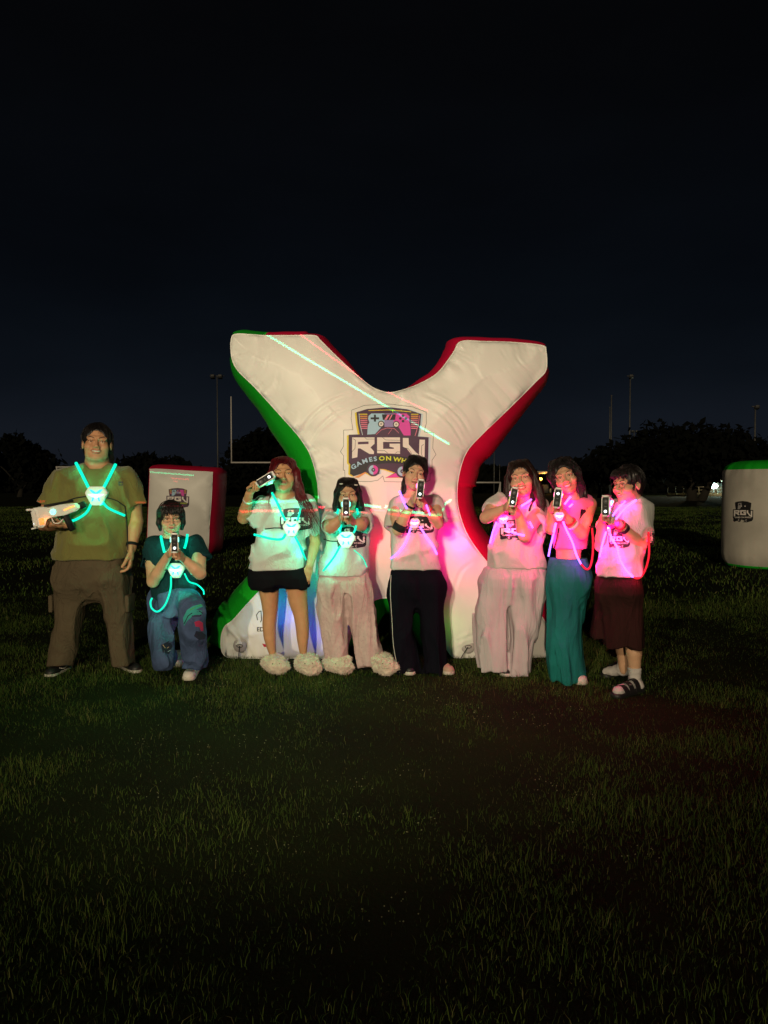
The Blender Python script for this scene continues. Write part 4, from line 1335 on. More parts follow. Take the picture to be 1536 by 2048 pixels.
def hair_mesh(t, m, h, style, strands=None, extra=None, seed=1, dense=True, name='hair', cut_hl=0.0, mass=1.0):
    """scalp volume with a hairline, plus masses (list of world polylines with radii) and thin locks"""
    k, w = h.s, h.wf
    pts = [h(0, 0, 0)] + [p for ch in (extra or []) for p, r, f in ch]
    lo, hi = bounds(pts, 0.15 * k + .02)
    fd = Field(lo, hi, 0.0055)
    A = h.ax()
    fd.ell(h(0, -.018, .037), (.084 * k * w * mass, .101 * k, .093 * k * (0.5 + .5 * mass)), A, .01)
    fd.ell(h(0, -.045, .005), (.074 * k * w * mass, .070 * k, .085 * k), A, .02)
    # face opening
    if style == 'bangs':
        fd.ell(h(0, .115, -.052), (.066 * k * w, .085, .090 * k), A, .008, True)
    elif style == 'side':
        fd.ell(h(.0, .115, -.040), (.070 * k * w, .088, .098 * k), A, .008, True)
    else:
        fd.ell(h(0, .115, -.035 + cut_hl), (.071 * k * w, .092, .117 * k), A, .008, True)
    for sx in (-1, 1): fd.ell(h(sx * .085, .012, -.03), (.022 * k, .030 * k, .040 * k), A, .008, True)
    for ch in (extra or []):
        for (p, r, f), (p2, r2, f2) in zip(ch[:-1], ch[1:]):
            fd.seg(p, p2, r, r2, .012, h.X, f)
    rn = np.random.default_rng(seed)
    strands = list(strands or [])
    for q_ in range(150):                      # fine locks combed over the crown
        az = rn.random() * 2 * math.pi; front = math.cos(az)
        zl = .045 + .03 * rn.random() if front > .35 else -.035 + .05 * rn.random()
        if style in ('bangs', 'side') and front > .35: continue
        th1 = math.acos(max(-.8, min(1, (zl - .037) / .095)))
        pl = []
        for u_ in (0, .33, .66, 1):
            th = .12 + (th1 - .12) * u_; rr = 1.015 + .03 * rn.random() + (.05 * rn.random() if u_ == 1 else 0)
            a_ = az + .12 * rn.normal() * u_
            pl.append(h(math.sin(a_) * math.sin(th) * .086 * rr * mass, -.018 + math.cos(a_) * math.sin(th) * .103 * rr, .037 + math.cos(th) * .095 * rr * (.5 + .5 * mass)))
        strands.append((pl, .0012 + .0012 * rn.random()))
    o3 = rn.random(3) * 9
    X_, U_ = h.X, h.U
    def fn(x, y, z):
        a = noise3(x * 70 + o3[0], y * 70 + o3[1], z * 9 + o3[2])
        b = noise3(x * 26 + o3[1], y * 26, z * 7)
        return .0032 * a + .0042 * b
    fd.disp(fn)
    V, Q = fd.mesh()
    V = V.tolist(); F = Q.tolist()
    mb = MB()
    for pl, r in (strands or []):
        q = spline([tuple(p) for p in pl], 5)
        n = len(q)
        mb.tube([Vector(v) for v in q], [r * (1 - (i / (n - 1)) ** 3 * .85) for i in range(n)], 4, flat=.6, caps=False)
    b = len(V)
    V += [list(v) for v in mb.v]; F += [[i + b for i in f] for f in mb.f]
    return mesh_obj(name, V, F, m, t)

def person(label, h, skin_c, sname, torso, Yt, arms, hands, bottom, Yb, neck, head_kw=None, bare=None, feet=None, shirtcut=.86, neck_r=.052, extra=None, bpts=()):
    """the continuous body; torso and bottom are the clothes' rows, the body is kept inside them"""
    T, Bm = rows_w(torso, Yt), [rows_w(b, Yb) for b in bottom]
    root = thing('person', (T[-1][1], T[-1][2], 0), label, 'person', 'players posing for the photo')
    pts = list(bpts) + rows_pts(T) + [p for b in Bm for p in rows_pts(b)] + [h.c + vec(0, 0, .13), h.c - vec(0, 0, .1)]
    for a in arms: pts += [p for p, r in a]
    for hd in hands: pts += [Vector(hd['w']) + Vector(hd['d']).normalized() * .2]
    lo, hi = bounds(pts, .06)
    hb = h.box(.125)
    fine = [hb] + [(Vector(hd['w']) + Vector(hd['d']).normalized() * .08 - vec(.10, .10, .10), Vector(hd['w']) + Vector(hd['d']).normalized() * .08 + vec(.10, .10, .10)) for hd in hands]
    fd = Field(lo, hi, 0.013, fine, 0.0044)
    fd.zloft(shrink(T, shirtcut, 9, .80), .03)
    for b in Bm: fd.zloft(b if bare and b is Bm[bare - 1] else shrink(b, .84, .085, .8), .025)
    if bare:
        pass
    for a, b in zip(neck[:-1], neck[1:]): fd.seg(a[0], b[0], a[1], b[1], .025)
    for a in arms:
        for (p, r), (p2, r2) in zip(a[:-1], a[1:]): fd.seg(p, p2, r, r2, .012)
    head_prims(fd, h, **(head_kw or {}))
    for hd in hands: hand_prims(fd, **hd)
    for e in (extra or []): e(fd)
    V, Q = fd.mesh()
    body = mesh_obj('body', V, Q, skin(sname, skin_c), root)
    return root, body, bvh_of(body), T, Bm

def shirt(root, m, T, sleeves, neckp, fold=.007, collar_r=.072, hem=None, name='t_shirt', seed=1, extra=None, rib=True, sc=(7, 7, 5), power=2.3, label=None, h=.0085):
    pts = rows_pts(T) + [p for s_ in sleeves for p in (s_[0], s_[1])]
    lo, hi = bounds(pts, .13)
    def b(fd):
        fd.zloft(T, .02, power=power)
        for a, e, ra, re in sleeves: fd.seg(a, e, ra, re, .035, cap=True)
        for a, e, ra, re in sleeves:
            a, e = Vector(a), Vector(e); d = (e - a).normalized()
            fd.seg(e - d * .035, e + d * .03, re - .018, re - .010, .003, cap=True, sub=True)
        fd.ell(neckp, (collar_r, collar_r * .95, collar_r * .9), None, .006, True)
        for n, c in (hem or []): fd.plane(c, n, .003)
        if extra: extra(fd)
    zb = min(r_[0] for r_ in T)
    o = cloth(name, m, root, b, lo, hi, h, folds(fold, sc, .5, seed * 1.7, lambda x, y, z: np.clip(.35 + (z - zb) / .15, .35, 1)), label=label)
    return o

def trousers(root, m, waist, legs, Y, fold=.008, name='trousers', k=.02, sc=(9, 9, 2.0), grow=None, hem=None, extra=None, label=None, skew=.12, h=.0085, seed=2, taper=True):
    w0 = waist[0]; c0 = (w0[1] + w0[2]) / 2; waist = [(w0[0], c0 - (w0[2] - w0[1]) * .475, c0 + (w0[2] - w0[1]) * .475, w0[3] * .88) + tuple(w0[4:])] + list(waist[1:]); lw = waist[-1]; mid = (lw[1] + lw[2]) / 2; hw_ = (lw[2] - lw[1]) / 2
    if taper: waist += [(lw[0] + 14, mid - hw_ * .90, mid + hw_ * .90, lw[3] * .84) + tuple(lw[4:]), (lw[0] + 34, mid - hw_ * .62, mid + hw_ * .62, lw[3] * .50) + tuple(lw[4:]), (lw[0] + 46, mid - hw_ * .35, mid + hw_ * .35, lw[3] * .2) + tuple(lw[4:])]
    legs = [[(l[0][0] - 12, l[0][1] + 6, l[0][2] - 6, lw[3] * .8) + tuple(l[0][4:])] + [(l[0][0] + 4, l[0][1], l[0][2], lw[3] * .97) + tuple(l[0][4:])] + list(l[1:]) for l in legs]
    R_ = [rows_w(waist, Y)] + [rows_w(l, Y) for l in legs]
    zt_ = R_[0][0][0]
    g0 = grow
    grow = lambda x, y, z: np.clip((zt_ - .03 - z) / .16, .05, 1) * (g0(x, y, z) if g0 else 1)
    lo, hi = bounds([p for r in R_ for p in rows_pts(r)], .07)
    lo[2] = max(lo[2], -.02)
    def b(fd):
        for i_, r in enumerate(R_[1:] + R_[:1]): fd.zloft(r, .05 if i_ == len(R_) - 1 else k, power=2.2)
        if extra: extra(fd)
        for n, c in (hem or []): fd.plane(c, n, .003)
    return cloth(name, m, root, b, lo, hi, h, folds(fold, sc, skew, seed, grow), label=label)

# ------------------------------------------------------------------ light-up vests
shell_m = mat('white_plastic', (0.72, 0.70, 0.66), rough=0.35)
blackp = mat('black_plastic', (0.008, 0.008, 0.009), rough=0.5, spec=0.15)
elastic = mat('black_elastic', (0.010, 0.010, 0.011), rough=0.85)
TEAM = {
    'teal': dict(tube=(0.0, 1.0, 0.60), ts=1.25, spill=(0.0, 1.0, 0.56), core=(0.45, 1.0, 1.0)),
    'magenta': dict(tube=(0.34, 0.13, 1.0), ts=3.4, spill=(1.0, 0.0, 0.20), core=(0.85, 0.72, 1.0)),
    'red': dict(tube=(1.0, 0.012, 0.03), ts=1.1, spill=(1.0, 0.01, 0.10), core=(1, .8, .8)),
}
def on_path(bvhs, pts, off, Yfall, n=5, free=False):
    """photo-pixel polyline -> points lying on the clothes"""
    q = spline([(x, y) for x, y in pts], n)
    out = []; last = None
    for x, y in q:
        h = None if free else cast(bvhs, x, y, 9)
        Y = h[0].y if h is not None and h[0].y < Yfall + .35 else None
        out.append([x, y, Y])
    ys = [o[2] for o in out]
    known = [i for i, v in enumerate(ys) if v is not None]
    for i in range(len(ys)):
        if ys[i] is None: ys[i] = ys[min(known, key=lambda k: abs(k - i))] if known else Yfall
    ys = np.array(ys)
    for _ in range(3): ys[1:-1] = np.minimum(ys[1:-1], (ys[:-2] + ys[1:-1] * 2 + ys[2:]) / 4)
    return [W(o[0], o[1], Y - off) for o, Y in zip(out, ys)]

def vest(label, team, bvhs, plate, size, tubes, black, Yf, ntilt=(0, -1, 0.06), power=1.0, rear=(), r=.0065, extra_lights=(), ground=1.0):
    c = TEAM[team]
    hit = cast(bvhs, *plate, 9)
    P = (hit[0] if hit is not None else W(*plate, Yf))
    pc = P - ray(*plate).normalized() * .022
    t = thing('light_up_vest', tuple(pc), label, 'light vest', 'glowing laser tag vests')
    n = Vector(ntilt).normalized(); X_ = vec(1, 0, 0); X_ = (X_ - n * X_.dot(n)).normalized(); U = -X_.cross(n) if (-X_.cross(n)).z > 0 else X_.cross(n)
    sw = size * PXM(pc.y) / 2; sh = sw * .82
    prof = [(-.62, 1), (.62, 1), (1, .32), (.40, -1), (-.40, -1), (-1, .32)]
    def plane(pts, z0, z1, mb, ins=1.0):
        V = [pc + X_ * (x * sw * ins) + U * (y * sh * ins) + n * z0 for x, y in pts] + [pc + X_ * (x * sw * ins) + U * (y * sh * ins) + n * z1 for x, y in pts]
        k = len(pts)
        F = [tuple(range(k)), tuple(reversed(range(k, 2 * k)))] + [(i, (i + 1) % k, k + (i + 1) % k, k + i) for i in range(k)]
        mb.add(V, F)
    def smooth_poly(pts, r_=.12):
        out = []
        for i in range(len(pts)):
            a, b, d = np.array(pts[i - 1], float), np.array(pts[i], float), np.array(pts[(i + 1) % len(pts)], float)
            out += [tuple(b + (a - b) * r_), tuple(b + (a - b) * r_ * .3 + (d - b) * r_ * .3), tuple(b + (d - b) * r_)]
        return out
    sp = smooth_poly(prof)
    mb = MB(); plane(sp, -.018, .006, mb); plane(sp, .006, .011, mb, .93); mb.build('chest_plate', shell_m, t, smooth=False)
    em = mat('vest_emblem_' + team, (.1, .1, .1), emit=c['core'], estr=3.4)
    em2 = mat('vest_glow_' + team, (.1, .1, .1), emit=c['tube'], estr=1.8)
    mb = MB(); plane([(-.62, .72), (-.34, .66), (0, .36), (.34, .66), (.62, .72), (.36, .34), (0, .16), (-.36, .34)], .0112, .0135, mb); e1 = mb.build('emblem', em2, t, smooth=False)
    for sg in (-1, 1):
        mb = MB(); plane([(sg * .70, .16), (sg * .22, .10), (sg * .14, -.12), (sg * .30, -.06)], .0112, .0140, mb); mb.build('emblem_wing', em, t, smooth=False)
        mb = MB(); plane([(sg * .16, -.16), (sg * .30, -.20), (sg * .38, -.62), (sg * .22, -.50)], .0112, .0140, mb); mb.build('emblem_leg', em2, t, smooth=False)
    mb = MB(); mb.lathe([(sw * .15, 0), (sw * .15, .004), (sw * .05, .006)], pc + n * .011, 14, n); mb.build('sensor', mat('sensor_glow', (.5, .5, .5), emit=(.85, .85, 1.0), estr=4), t)
    for item in tubes:
        pts, kw = (item if isinstance(item, tuple) and isinstance(item[1], dict) else (item, {}))
        team2 = kw.get('team', team); c2 = TEAM[team2]
        q = on_path(bvhs, pts, kw.get('off', .010), kw.get('Y', Yf), 6, kw.get('free', False))
        mb = MB(); mb.tube(q, kw.get('r', r) * (1.3 if team == 'magenta' and team2 == team else 1.1), 8)
        mb.build('light_tube', mat('light_tube_' + team2, (.01, .01, .01), spec=.1, emit=c2['tube'], estr=c2['ts']), t, label='red glowing tube' if team2 == 'red' and team != 'red' else None)
        e = kw.get('e', 1.0) * power
        if e > 0:
            step = kw.get('n', 2)
            for i in range(step):
                a = q[int((i + .5) / step * (len(q) - 1))]
                lamp('tube_light', a + vec(0, -.040, 0), .22 * e, c2['spill'], .015, t)
    for pts in black:
        q = on_path(bvhs, pts, .003, Yf, 5)
        mb = MB(); mb.tube(q, .0085, 6, flat=.5); mb.build('elastic_strap', elastic, t)
    lamp('plate_light', pc + n * .05, .22 * power, c['spill'], .02, t)
    d_ = bpy.data.lights.new('plate_beam', 'SPOT'); d_.energy = (4.5 if team == 'teal' else 0.5) * ground; d_.color = {'teal': (0, 1, .30), 'magenta': (1, .04, .10)}.get(team, c['spill']); d_.spot_size = R(140); d_.spot_blend = 1.0; d_.shadow_soft_size = .02
    o_ = bpy.data.objects.new('plate_beam', d_); col.objects.link(o_); o_.parent = t; o_.location = tuple(n * .06)
    o_.rotation_euler = Vector((0, -.62, -1)).to_track_quat('-Z', 'Y').to_euler()
    for (px, py, Y, e, tm) in rear:
        lamp('rear_light', W(px, py, Y), e, TEAM[tm]['spill'] if tm in TEAM else tm, .03, t)
    for (px, py, Y, e, tm) in extra_lights:
        lamp('side_light', W(px, py, Y), e, TEAM[tm]['spill'] if tm in TEAM else tm, .02, t)
    return t

# ------------------------------------------------------------------ toy blasters
def blaster(loc, fwd, label, up=(0, 0, 1), glow=(1.0, 0.75, 0.05), lens=1.0, s=1.0, ring=(0.1, 1.0, 0.85), lenspos=-1):
    """toy gun modelled in its own frame: x right, y forward (muzzle), z up; origin at the trigger"""
    t = thing('toy_blaster', (0, 0, 0), label, 'toy blaster', 'toy laser tag blasters')
    f = Vector(fwd).normalized(); u = Vector(up); u = (u - f * u.dot(f)).normalized(); x = f.cross(u)
    M = Matrix((x, f, u)).transposed().to_4x4(); M.translation = Vector(loc)
    t.matrix_world = M @ Matrix.Scale(s, 4)
    B = lambda mb, name, m, p=t, **k: mb.build(name, m, p, local=True, **k)
    rx = lambda a: Matrix.Rotation(R(a), 3, 'X')
    # shell: extruded side profile with chamfered edges
    prof = [(-.135, .030), (-.120, .048), (-.02, .056), (.06, .050), (.100, .062), (.150, .062), (.150, -.070), (.118, -.078), (.095, -.030), (.05, -.020), (-.03, -.022), (-.11, -.006), (-.135, .010)]
    V, F = [], []
    cy_ = sum(p[0] for p in prof) / len(prof); cz_ = sum(p[1] for p in prof) / len(prof)
    n = len(prof)
    for xx, ins in ((-.025, .88), (-.019, 1), (.019, 1), (.025, .88)):
        for (y, z) in prof: V.append((xx, cy_ + (y - cy_) * (ins if abs(xx) > .02 else 1), cz_ + (z - cz_) * (ins if abs(xx) > .02 else 1)))
    for l in range(3):
        for i in range(n): F.append((l * n + i, l * n + (i + 1) % n, (l + 1) * n + (i + 1) % n, (l + 1) * n + i))
    F.append(tuple(reversed(range(n)))); F.append(tuple(3 * n + i for i in range(n)))
    sh = mesh_obj('body_shell', V, F, shell_m, t, smooth=False, local=True)
    mb = MB(); mb.box((0, .172, .054), (.040, .050, .013), rx(6), .004); B(mb, 'upper_prong', shell_m)
    mb = MB(); mb.box((0, .168, -.072), (.030, .040, .009), rx(-8), .003); B(mb, 'lower_prong', shell_m)
    for sx in (-1, 1):
        mb = MB(); mb.box((sx * .0232, .158, -.006), (.004, .020, .112), None, 0); B(mb, 'side_rim', shell_m, smooth=False)
    # black front face, two lenses
    V = []
    k = 8
    for z0, sg in ((.037, 1), (-.060, -1)):
        for i in range(k + 1):
            a = math.pi * i / k
            V.append((math.cos(a) * .0212 * sg, 0, z0 + math.sin(a) * .015 * sg))
    m_ = len(V)
    VV = [(a, .151, c) for a, b, c in V] + [(a, .160, c) for a, b, c in V]
    FF = [tuple(range(m_)), tuple(reversed(range(m_, 2 * m_)))] + [(i, (i + 1) % m_, m_ + (i + 1) % m_, m_ + i) for i in range(m_)]
    fp = mesh_obj('front_panel', VV, FF, blackp, t, smooth=False, local=True)
    lm = mat('lens_glow', (.4, .4, .4), emit=(.9, .97, 1.0), estr=2.6); dimlens = mat('lens_dim', (.12, .12, .13), rough=.15)
    zs = (.022, -.044)
    for i, z in enumerate(zs):
        on_ = (i == 1 and lenspos < 0) or (i == 0 and lenspos > 0)
        mb = MB(); mb.lathe([(.0095, 0), (.0095, .004), (.006, .006), (.002, .0065)], (0, .160, z), 14, (0, 1, 0)); B(mb, 'lens', lm if on_ else dimlens, fp)
        mb = MB(); q = [(math.cos(a) * .012, .1615, z + math.sin(a) * .012) for a in np.linspace(0, 2 * math.pi, 17)]; mb.tube(q, .0016, 5, caps=False); B(mb, 'lens_ring', polem, fp)
    mb = MB(); mb.box((0, .1615, -.012), (.014, .003, .006)); B(mb, 'sensor_window', polem, fp)
    mb = MB(); mb.box((0, -.01, .064), (.030, .19, .016), rx(-1.5), .004); rl = B(mb, 'top_rail', blackp)
    mb = MB(); mb.box((0, -.155, .026), (.036, .052, .046), rx(-14), .010); B(mb, 'rear_cap', blackp)
    mb = MB(); mb.box((0, -.052, -.078), (.030, .044, .118), rx(-14), .010); g = B(mb, 'grip', blackp)
    mb = MB(); q = [(0, -.018, -.045), (0, .012, -.066), (0, .042, -.060), (0, .052, -.024)]; mb.tube(spline(q, 4).tolist(), .0045, 6); B(mb, 'trigger_guard', shell_m)
    mb = MB(); mb.tube([(0, .004, -.022), (0, .008, -.038), (0, .002, -.050)], .004, 6); B(mb, 'trigger', blackp)
    for sx in (-1, 1):
        mb = MB(); mb.tube([(sx * .0265, .040 + math.cos(a) * .0135, .016 + math.sin(a) * .0135) for a in np.linspace(0, 2 * math.pi, 15)], .0042, 6, caps=False)
        B(mb, 'ring_light', mat('ring_glow_%d' % int(ring[0] * 100), (.2, .2, .2), emit=ring, estr=5))
        mb = MB(); mb.tube([(sx * .0255, -.030, .014), (sx * .0262, -.070, .026), (sx * .0255, -.100, .030)], .0045, 6)
        B(mb, 'side_strip', mat('strip_glow_%d_%d' % (int(glow[0] * 100), int(glow[1] * 100)), (.2, .2, .2), emit=glow, estr=3.5))
        mb = MB(); mb.box((sx * .0235, .12, -.035), (.005, .030, .045)); B(mb, 'muzzle_light', mat('muzzle_glow_%d_%d' % (int(glow[0] * 100), int(glow[1] * 100)), (.2, .2, .2), emit=glow, estr=1.6))
    d = bpy.data.lights.new('blaster_light', 'POINT'); d.energy = .05; d.color = glow; d.shadow_soft_size = .01
    o = bpy.data.objects.new('blaster_light', d); col.objects.link(o); o.parent = t; o.location = (-.045, .09, -.03)
    return t
# ================================================================== THE EIGHT PLAYERS
UP = vec(0, 0, 1)
def gun_at(px, py, Yf, aim=(0, 0, 0), s=.93, up=(0, 0, 1)):
    """blaster origin so that its front face centre is at the pixel; aim = small deviation of the muzzle"""
    c = W(px, py, Yf)
    f = (-ray(px, py).normalized() + Vector(aim)).normalized()
    u = Vector(up); u = (u - f * u.dot(f)).normalized()
    return c - f * .16 * s + u * .008 * s, f, u
def grip_hands(g, s=.93, hs=1.0, left=True, right=True, low=.024):
    loc, f, u = g
    x = f.cross(u)          # points to image left when f points at the camera? handled by sign below
    xr = -x if x.x < 0 else x
    gp = loc - f * .052 * s - u * .080 * s
    out = []
    dl = (f * 1.0 + xr * .10 + u * .12).normalized()
    if left: out.append(dict(w=gp - xr * .031 - dl * .060 * hs, d=dl, n=xr, t=u, s=hs, curl=(78, 72, 30), thumb=(.55, .1), idx=(60, 60, 30)))
    dr = (f * 1.0 - xr * .30 + u * .30).normalized()
    if right: out.append(dict(w=gp + xr * .040 - u * low + f * .012 - dr * .060 * hs, d=dr, n=-xr, t=u, s=hs, curl=(70, 70, 30), thumb=(.5, .15)))
    return out
def arm(sh, el, wr, r=(.052, .042, .028)):
    sh, el, wr = Vector(sh), Vector(el), Vector(wr)
    m = el + (wr - el) * .28
    return [(sh, r[0]), (sh.lerp(el, .5), (r[0] + r[1]) / 2 * 1.02), (el, r[1] * .96), (m, r[1] * .98), (wr, r[2])]
def forearm_wear(t, a, b, f, w, r, m, name='wristband', tube=.006):
    p = Vector(a).lerp(Vector(b), f); d = (Vector(b) - Vector(a)).normalized()
    mb = MB(); n = 18
    e1 = d.orthogonal().normalized(); e2 = d.cross(e1)
    V, F = [], []
    for zz, rr in ((-w / 2, r), (-w / 2, r + .004), (w / 2, r + .004), (w / 2, r)):
        for k in range(n): V.append(p + d * zz + (e1 * math.cos(6.2832 * k / n) + e2 * math.sin(6.2832 * k / n)) * rr)
    for l in range(3):
        for k in range(n): F.append((l * n + k, l * n + (k + 1) % n, (l + 1) * n + (k + 1) % n, (l + 1) * n + k))
    mb.add(V, F)
    return mb.build(name, m, t)

sh_olive = mat('olive_cotton', (0.150, 0.142, 0.042), rough=0.9, sheen=.2, bump=.35, bscale=320, var=.06, vscale=9, spec=.12, wrinkle=.35)
sh_teal = mat('dark_teal_cotton', (0.006, 0.028, 0.034), rough=0.9, bump=.35, bscale=320, var=.1, vscale=9, spec=.12, wrinkle=.4)
sh_white = mat('white_cotton', (0.50, 0.49, 0.465), rough=0.9, sheen=.1, bump=.35, bscale=320, var=.03, vscale=7, spec=.12, wrinkle=.35)
shoe_black = mat('shoe_black', (0.012, 0.012, 0.013), rough=.5)
shoe_white = mat('shoe_white', (0.55, 0.52, 0.47), rough=.5)
sole_white = mat('sole_white', (0.50, 0.47, 0.40), rough=.5)

def shirt_print(parent, o, to_px, h=70, words=None, wpos=None, lift=.0009):
    d = Decal(parent, 'chest_print', [bvh_of(o)], to_px, h=h, lift=lift)
    rgv_logo(d, simple=True, mono=True)
    if words: d.text(words, wpos, 150, INK['black'], 7, 0, 1.1, .03)
    return d.done(label='black RGV logo print')

# ---------------------------------------------------------------- A: tall man, olive shirt
Y = 5.40
h = Head(194, 888, Y - .03, 1.17, 0, 6, 3, 1.07)
T = [(926, 172, 220, .075), (934, 148, 240, .10), (944, 122, 262, .125), (960, 112, 271, .15), (985, 112, 270, .165), (1010, 116, 264, .175), (1045, 117, 257, .18), (1080, 112, 256, .19), (1100, 110, 255, .19), (1116, 109, 255, .185)]
hipr = [(1095, 116, 251, .155), (1130, 112, 254, .165), (1160, 111, 257, .155)]
lL = [(1150, 111, 186, .12), (1188, 109, 180, .12), (1245, 111, 163, .10), (1301, 101, 154, .095), (1328, 98, 144, .095, -.02)]
lR = [(1150, 186, 258, .12), (1188, 200, 259, .12), (1245, 215, 261, .10), (1301, 223, 265, .095), (1326, 227, 266, .095)]
gloc = W(118, 1026, 5.06); gf = Vector((-.80, -.52, -.155)).normalized(); gu = Vector((-.10, -.05, 1)).normalized()
gpos = gloc
wL = W(135, 1047, 5.16)
hA = [dict(w=wL, d=Vector((-.78, -.35, -.12)), n=Vector((.15, .35, .9)), t=Vector((.3, -.9, .3)), s=1.12, curl=(60, 62, 30), thumb=(.4, .5)),
      dict(w=W(262, 1100, 5.30), d=(-.03, -.10, -1), n=(-.9, -.25, 0), t=(-.15, -1, 0), s=1.15, curl=(22, 30, 20), thumb=(.45, .25))]
eL, eR = W(88, 1046, 5.36), W(272, 1042, 5.42)
arms = [arm(W(120, 962, Y), eL, wL, (.066, .056, .034)), arm(W(258, 962, Y), eR, W(263, 1098, 5.32), (.066, .052, .033))]
root, body, bb, TW, BW = person('tall man in an olive t-shirt and grey cargo trousers smiling beside the small block', h, (0.46, 0.235, 0.125), 'tan', T, Y, arms, hA, [hipr, lL, lR], Y,
    [(W(194, 945, Y + .02), .085), (W(194, 922, Y), .076), (h(0, -.02, -.05), .070)], dict(soft=.014, smile=1.0), neck_r=.07)
sA = shirt(root, sh_olive, TW, [(W(128, 958, Y), W(99, 1014, Y - .03), .082, .100), (W(252, 956, Y), W(271, 1012, Y - .01), .082, .078)], W(194, 920, Y - .03), fold=.009, collar_r=.098, seed=1)
tA = trousers(root, mat('grey_khaki_cloth', (0.088, 0.068, 0.042), rough=.95, bump=.3, bscale=260, var=.12, vscale=5, spec=.12, wrinkle=.6, wst=(1,1,.5)), hipr, [lL, lR], Y, .007, 'cargo_trousers', sc=(8, 8, 3.5))
pk = rows_w([(1175, 100, 112, .05)], Y)[0]
for (px, ya, yb) in ((109, 1188, 1222), (260, 1188, 1222)):
    q = W(px, (ya + yb) / 2, Y)
    mb = MB(); mb.box(q, (.03, .15, (yb - ya) * PXM(Y)), None, .008); mb.build('cargo_pocket', MATS['grey_khaki_cloth'], root)
d = Decal(root, 'chest_badge', [bvh_of(sA)], lambda x, y: (x, y), h=3)
d.poly([(237, 963), (246, 963), (246, 971), (237, 971)], INK['slate'], 0); d.poly([(239, 966), (244, 966), (244, 969), (239, 969)], sh_olive, 1); d.done(label='small square chest badge')
bv = [bb, bvh_of(sA)]
on = face_parts(root, h, bb, (0.40, 0.15, 0.11), smile=1.0, squint=.45)
hair_mesh(root, hair_black, h, 'back', cut_hl=.008, extra=[[(h(0, -.05, .07), .075 * h.s, .9), (h(0, -.075, -.03), .078 * h.s, .9), (h(0, -.07, -.10), .060 * h.s, .8)],
          [(h(.05, -.05, .02), .040 * h.s, .9), (h(.066, -.065, -.08), .030 * h.s, .9), (h(.066, -.07, -.15), .020 * h.s, .9)]], seed=1)
forearm_wear(root, eR, W(263, 1098, 5.32), .86, .022, .040, blackp)
forearm_wear(root, eL, wL, .90, .028, .040, blackp)
for sx in (-1, 1):
    mb = MB(); mb.lathe([(.001, -.004), (.004, 0), (.001, .004)], h(sx * .083, 0, -.036), 8, h.F); mb.build('ear_stud', polem, root)
shoe(root, G(139, 1336), G(96, 1356), shoe_black, sole_white, stripe=shoe_white)
shoe(root, G(238, 1333), G(277, 1347), shoe_black, sole_white, stripe=shoe_white)
blaster(gpos, gf, 'white toy blaster held sideways by the tall man at his hip', gu, glow=(1.0, .22, .02), ring=(.1, 1, .75), s=1.0)
vest('teal glowing harness on the olive t-shirt of the tall man', 'teal', bv, (193, 992), 46,
     [([(152, 926), (163, 947), (177, 975)], dict(r=.0098)), ([(231, 929), (219, 953), (207, 976)], dict(r=.0098)), ([(184, 1004), (173, 1025), (152, 1039), (131, 1045)], dict(r=.0085)), ([(205, 1004), (218, 1017), (249, 1031)], dict(r=.0085))],
     [[(137, 1001), (152, 996), (172, 993)], [(212, 995), (232, 1001), (250, 1013)], [(250, 1013), (254, 1050), (256, 1100)]], 5.2, power=.8,
     extra_lights=((265, 1040, 5.30, .10, (.05, 1, .15)),))

# ---------------------------------------------------------------- B: kneeling boy
Y = 5.32
h = Head(342, 1038, Y - .05, 1.0, 4, 0, 0, 1.0)
T = [(1073, 322, 368, .06), (1079, 308, 388, .09), (1088, 301, 399, .105), (1110, 300, 401, .12), (1140, 303, 397, .12), (1170, 305, 394, .12), (1200, 304, 390, .13), (1224, 303, 386, .14)]
hip = [(1175, 308, 388, .13), (1205, 306, 396, .15), (1225, 306, 396, .15)]
# kneeling: both legs built as explicit limbs
kneeR, ankR = W(386, 1222, 4.98), W(389, 1330, 5.16)
hipR, hipL = W(372, 1200, 5.36), W(325, 1200, 5.36)
kneeL, ankL = W(327, 1325, 5.14), W(338, 1312, 5.66)
g = gun_at(349, 1086, 4.86)
H2 = grip_hands(g)
arms = [arm(W(304, 1092, Y), W(306, 1163, 5.18), H2[0]['w'], (.050, .043, .027)), arm(W(396, 1090, Y), W(400, 1147, 5.14), H2[1]['w'], (.050, .043, .027))]
def kn(fd):
    fd.seg(hipR, kneeR, .075, .058, .02); fd.seg(kneeR, ankR, .052, .036, .02); fd.seg(hipL, kneeL, .075, .055, .02); fd.seg(kneeL, ankL, .050, .036, .02)
root, body, bb, TW, BW = person('kneeling boy with black hair and glasses in a dark teal t-shirt and painted jeans', h, (0.52, 0.30, 0.18), 'light_b', T, Y, arms, H2, [hip], Y,
    [(W(343, 1085, Y), .060), (h(0, -.02, -.06), .050)], {}, extra=[kn])
sB = shirt(root, sh_teal, TW, [(W(308, 1090, Y), W(303, 1133, Y - .05), .066, .074), (W(392, 1088, Y), W(403, 1120, Y - .05), .066, .074)], W(344, 1070, Y - .02), fold=.0055, collar_r=.066, seed=2,
           hem=[((-.35, -.2, -1), W(350, 1212, Y - .1))])
jeans_b = mat('painted_denim', (0.055, 0.085, 0.17), rough=.95, bump=.4, bscale=260, var=.35, vscale=5, spec=.12, wrinkle=.6)
lo, hi = bounds([hipR, kneeR, ankR, hipL, kneeL, ankL], .14); lo[2] = -.02
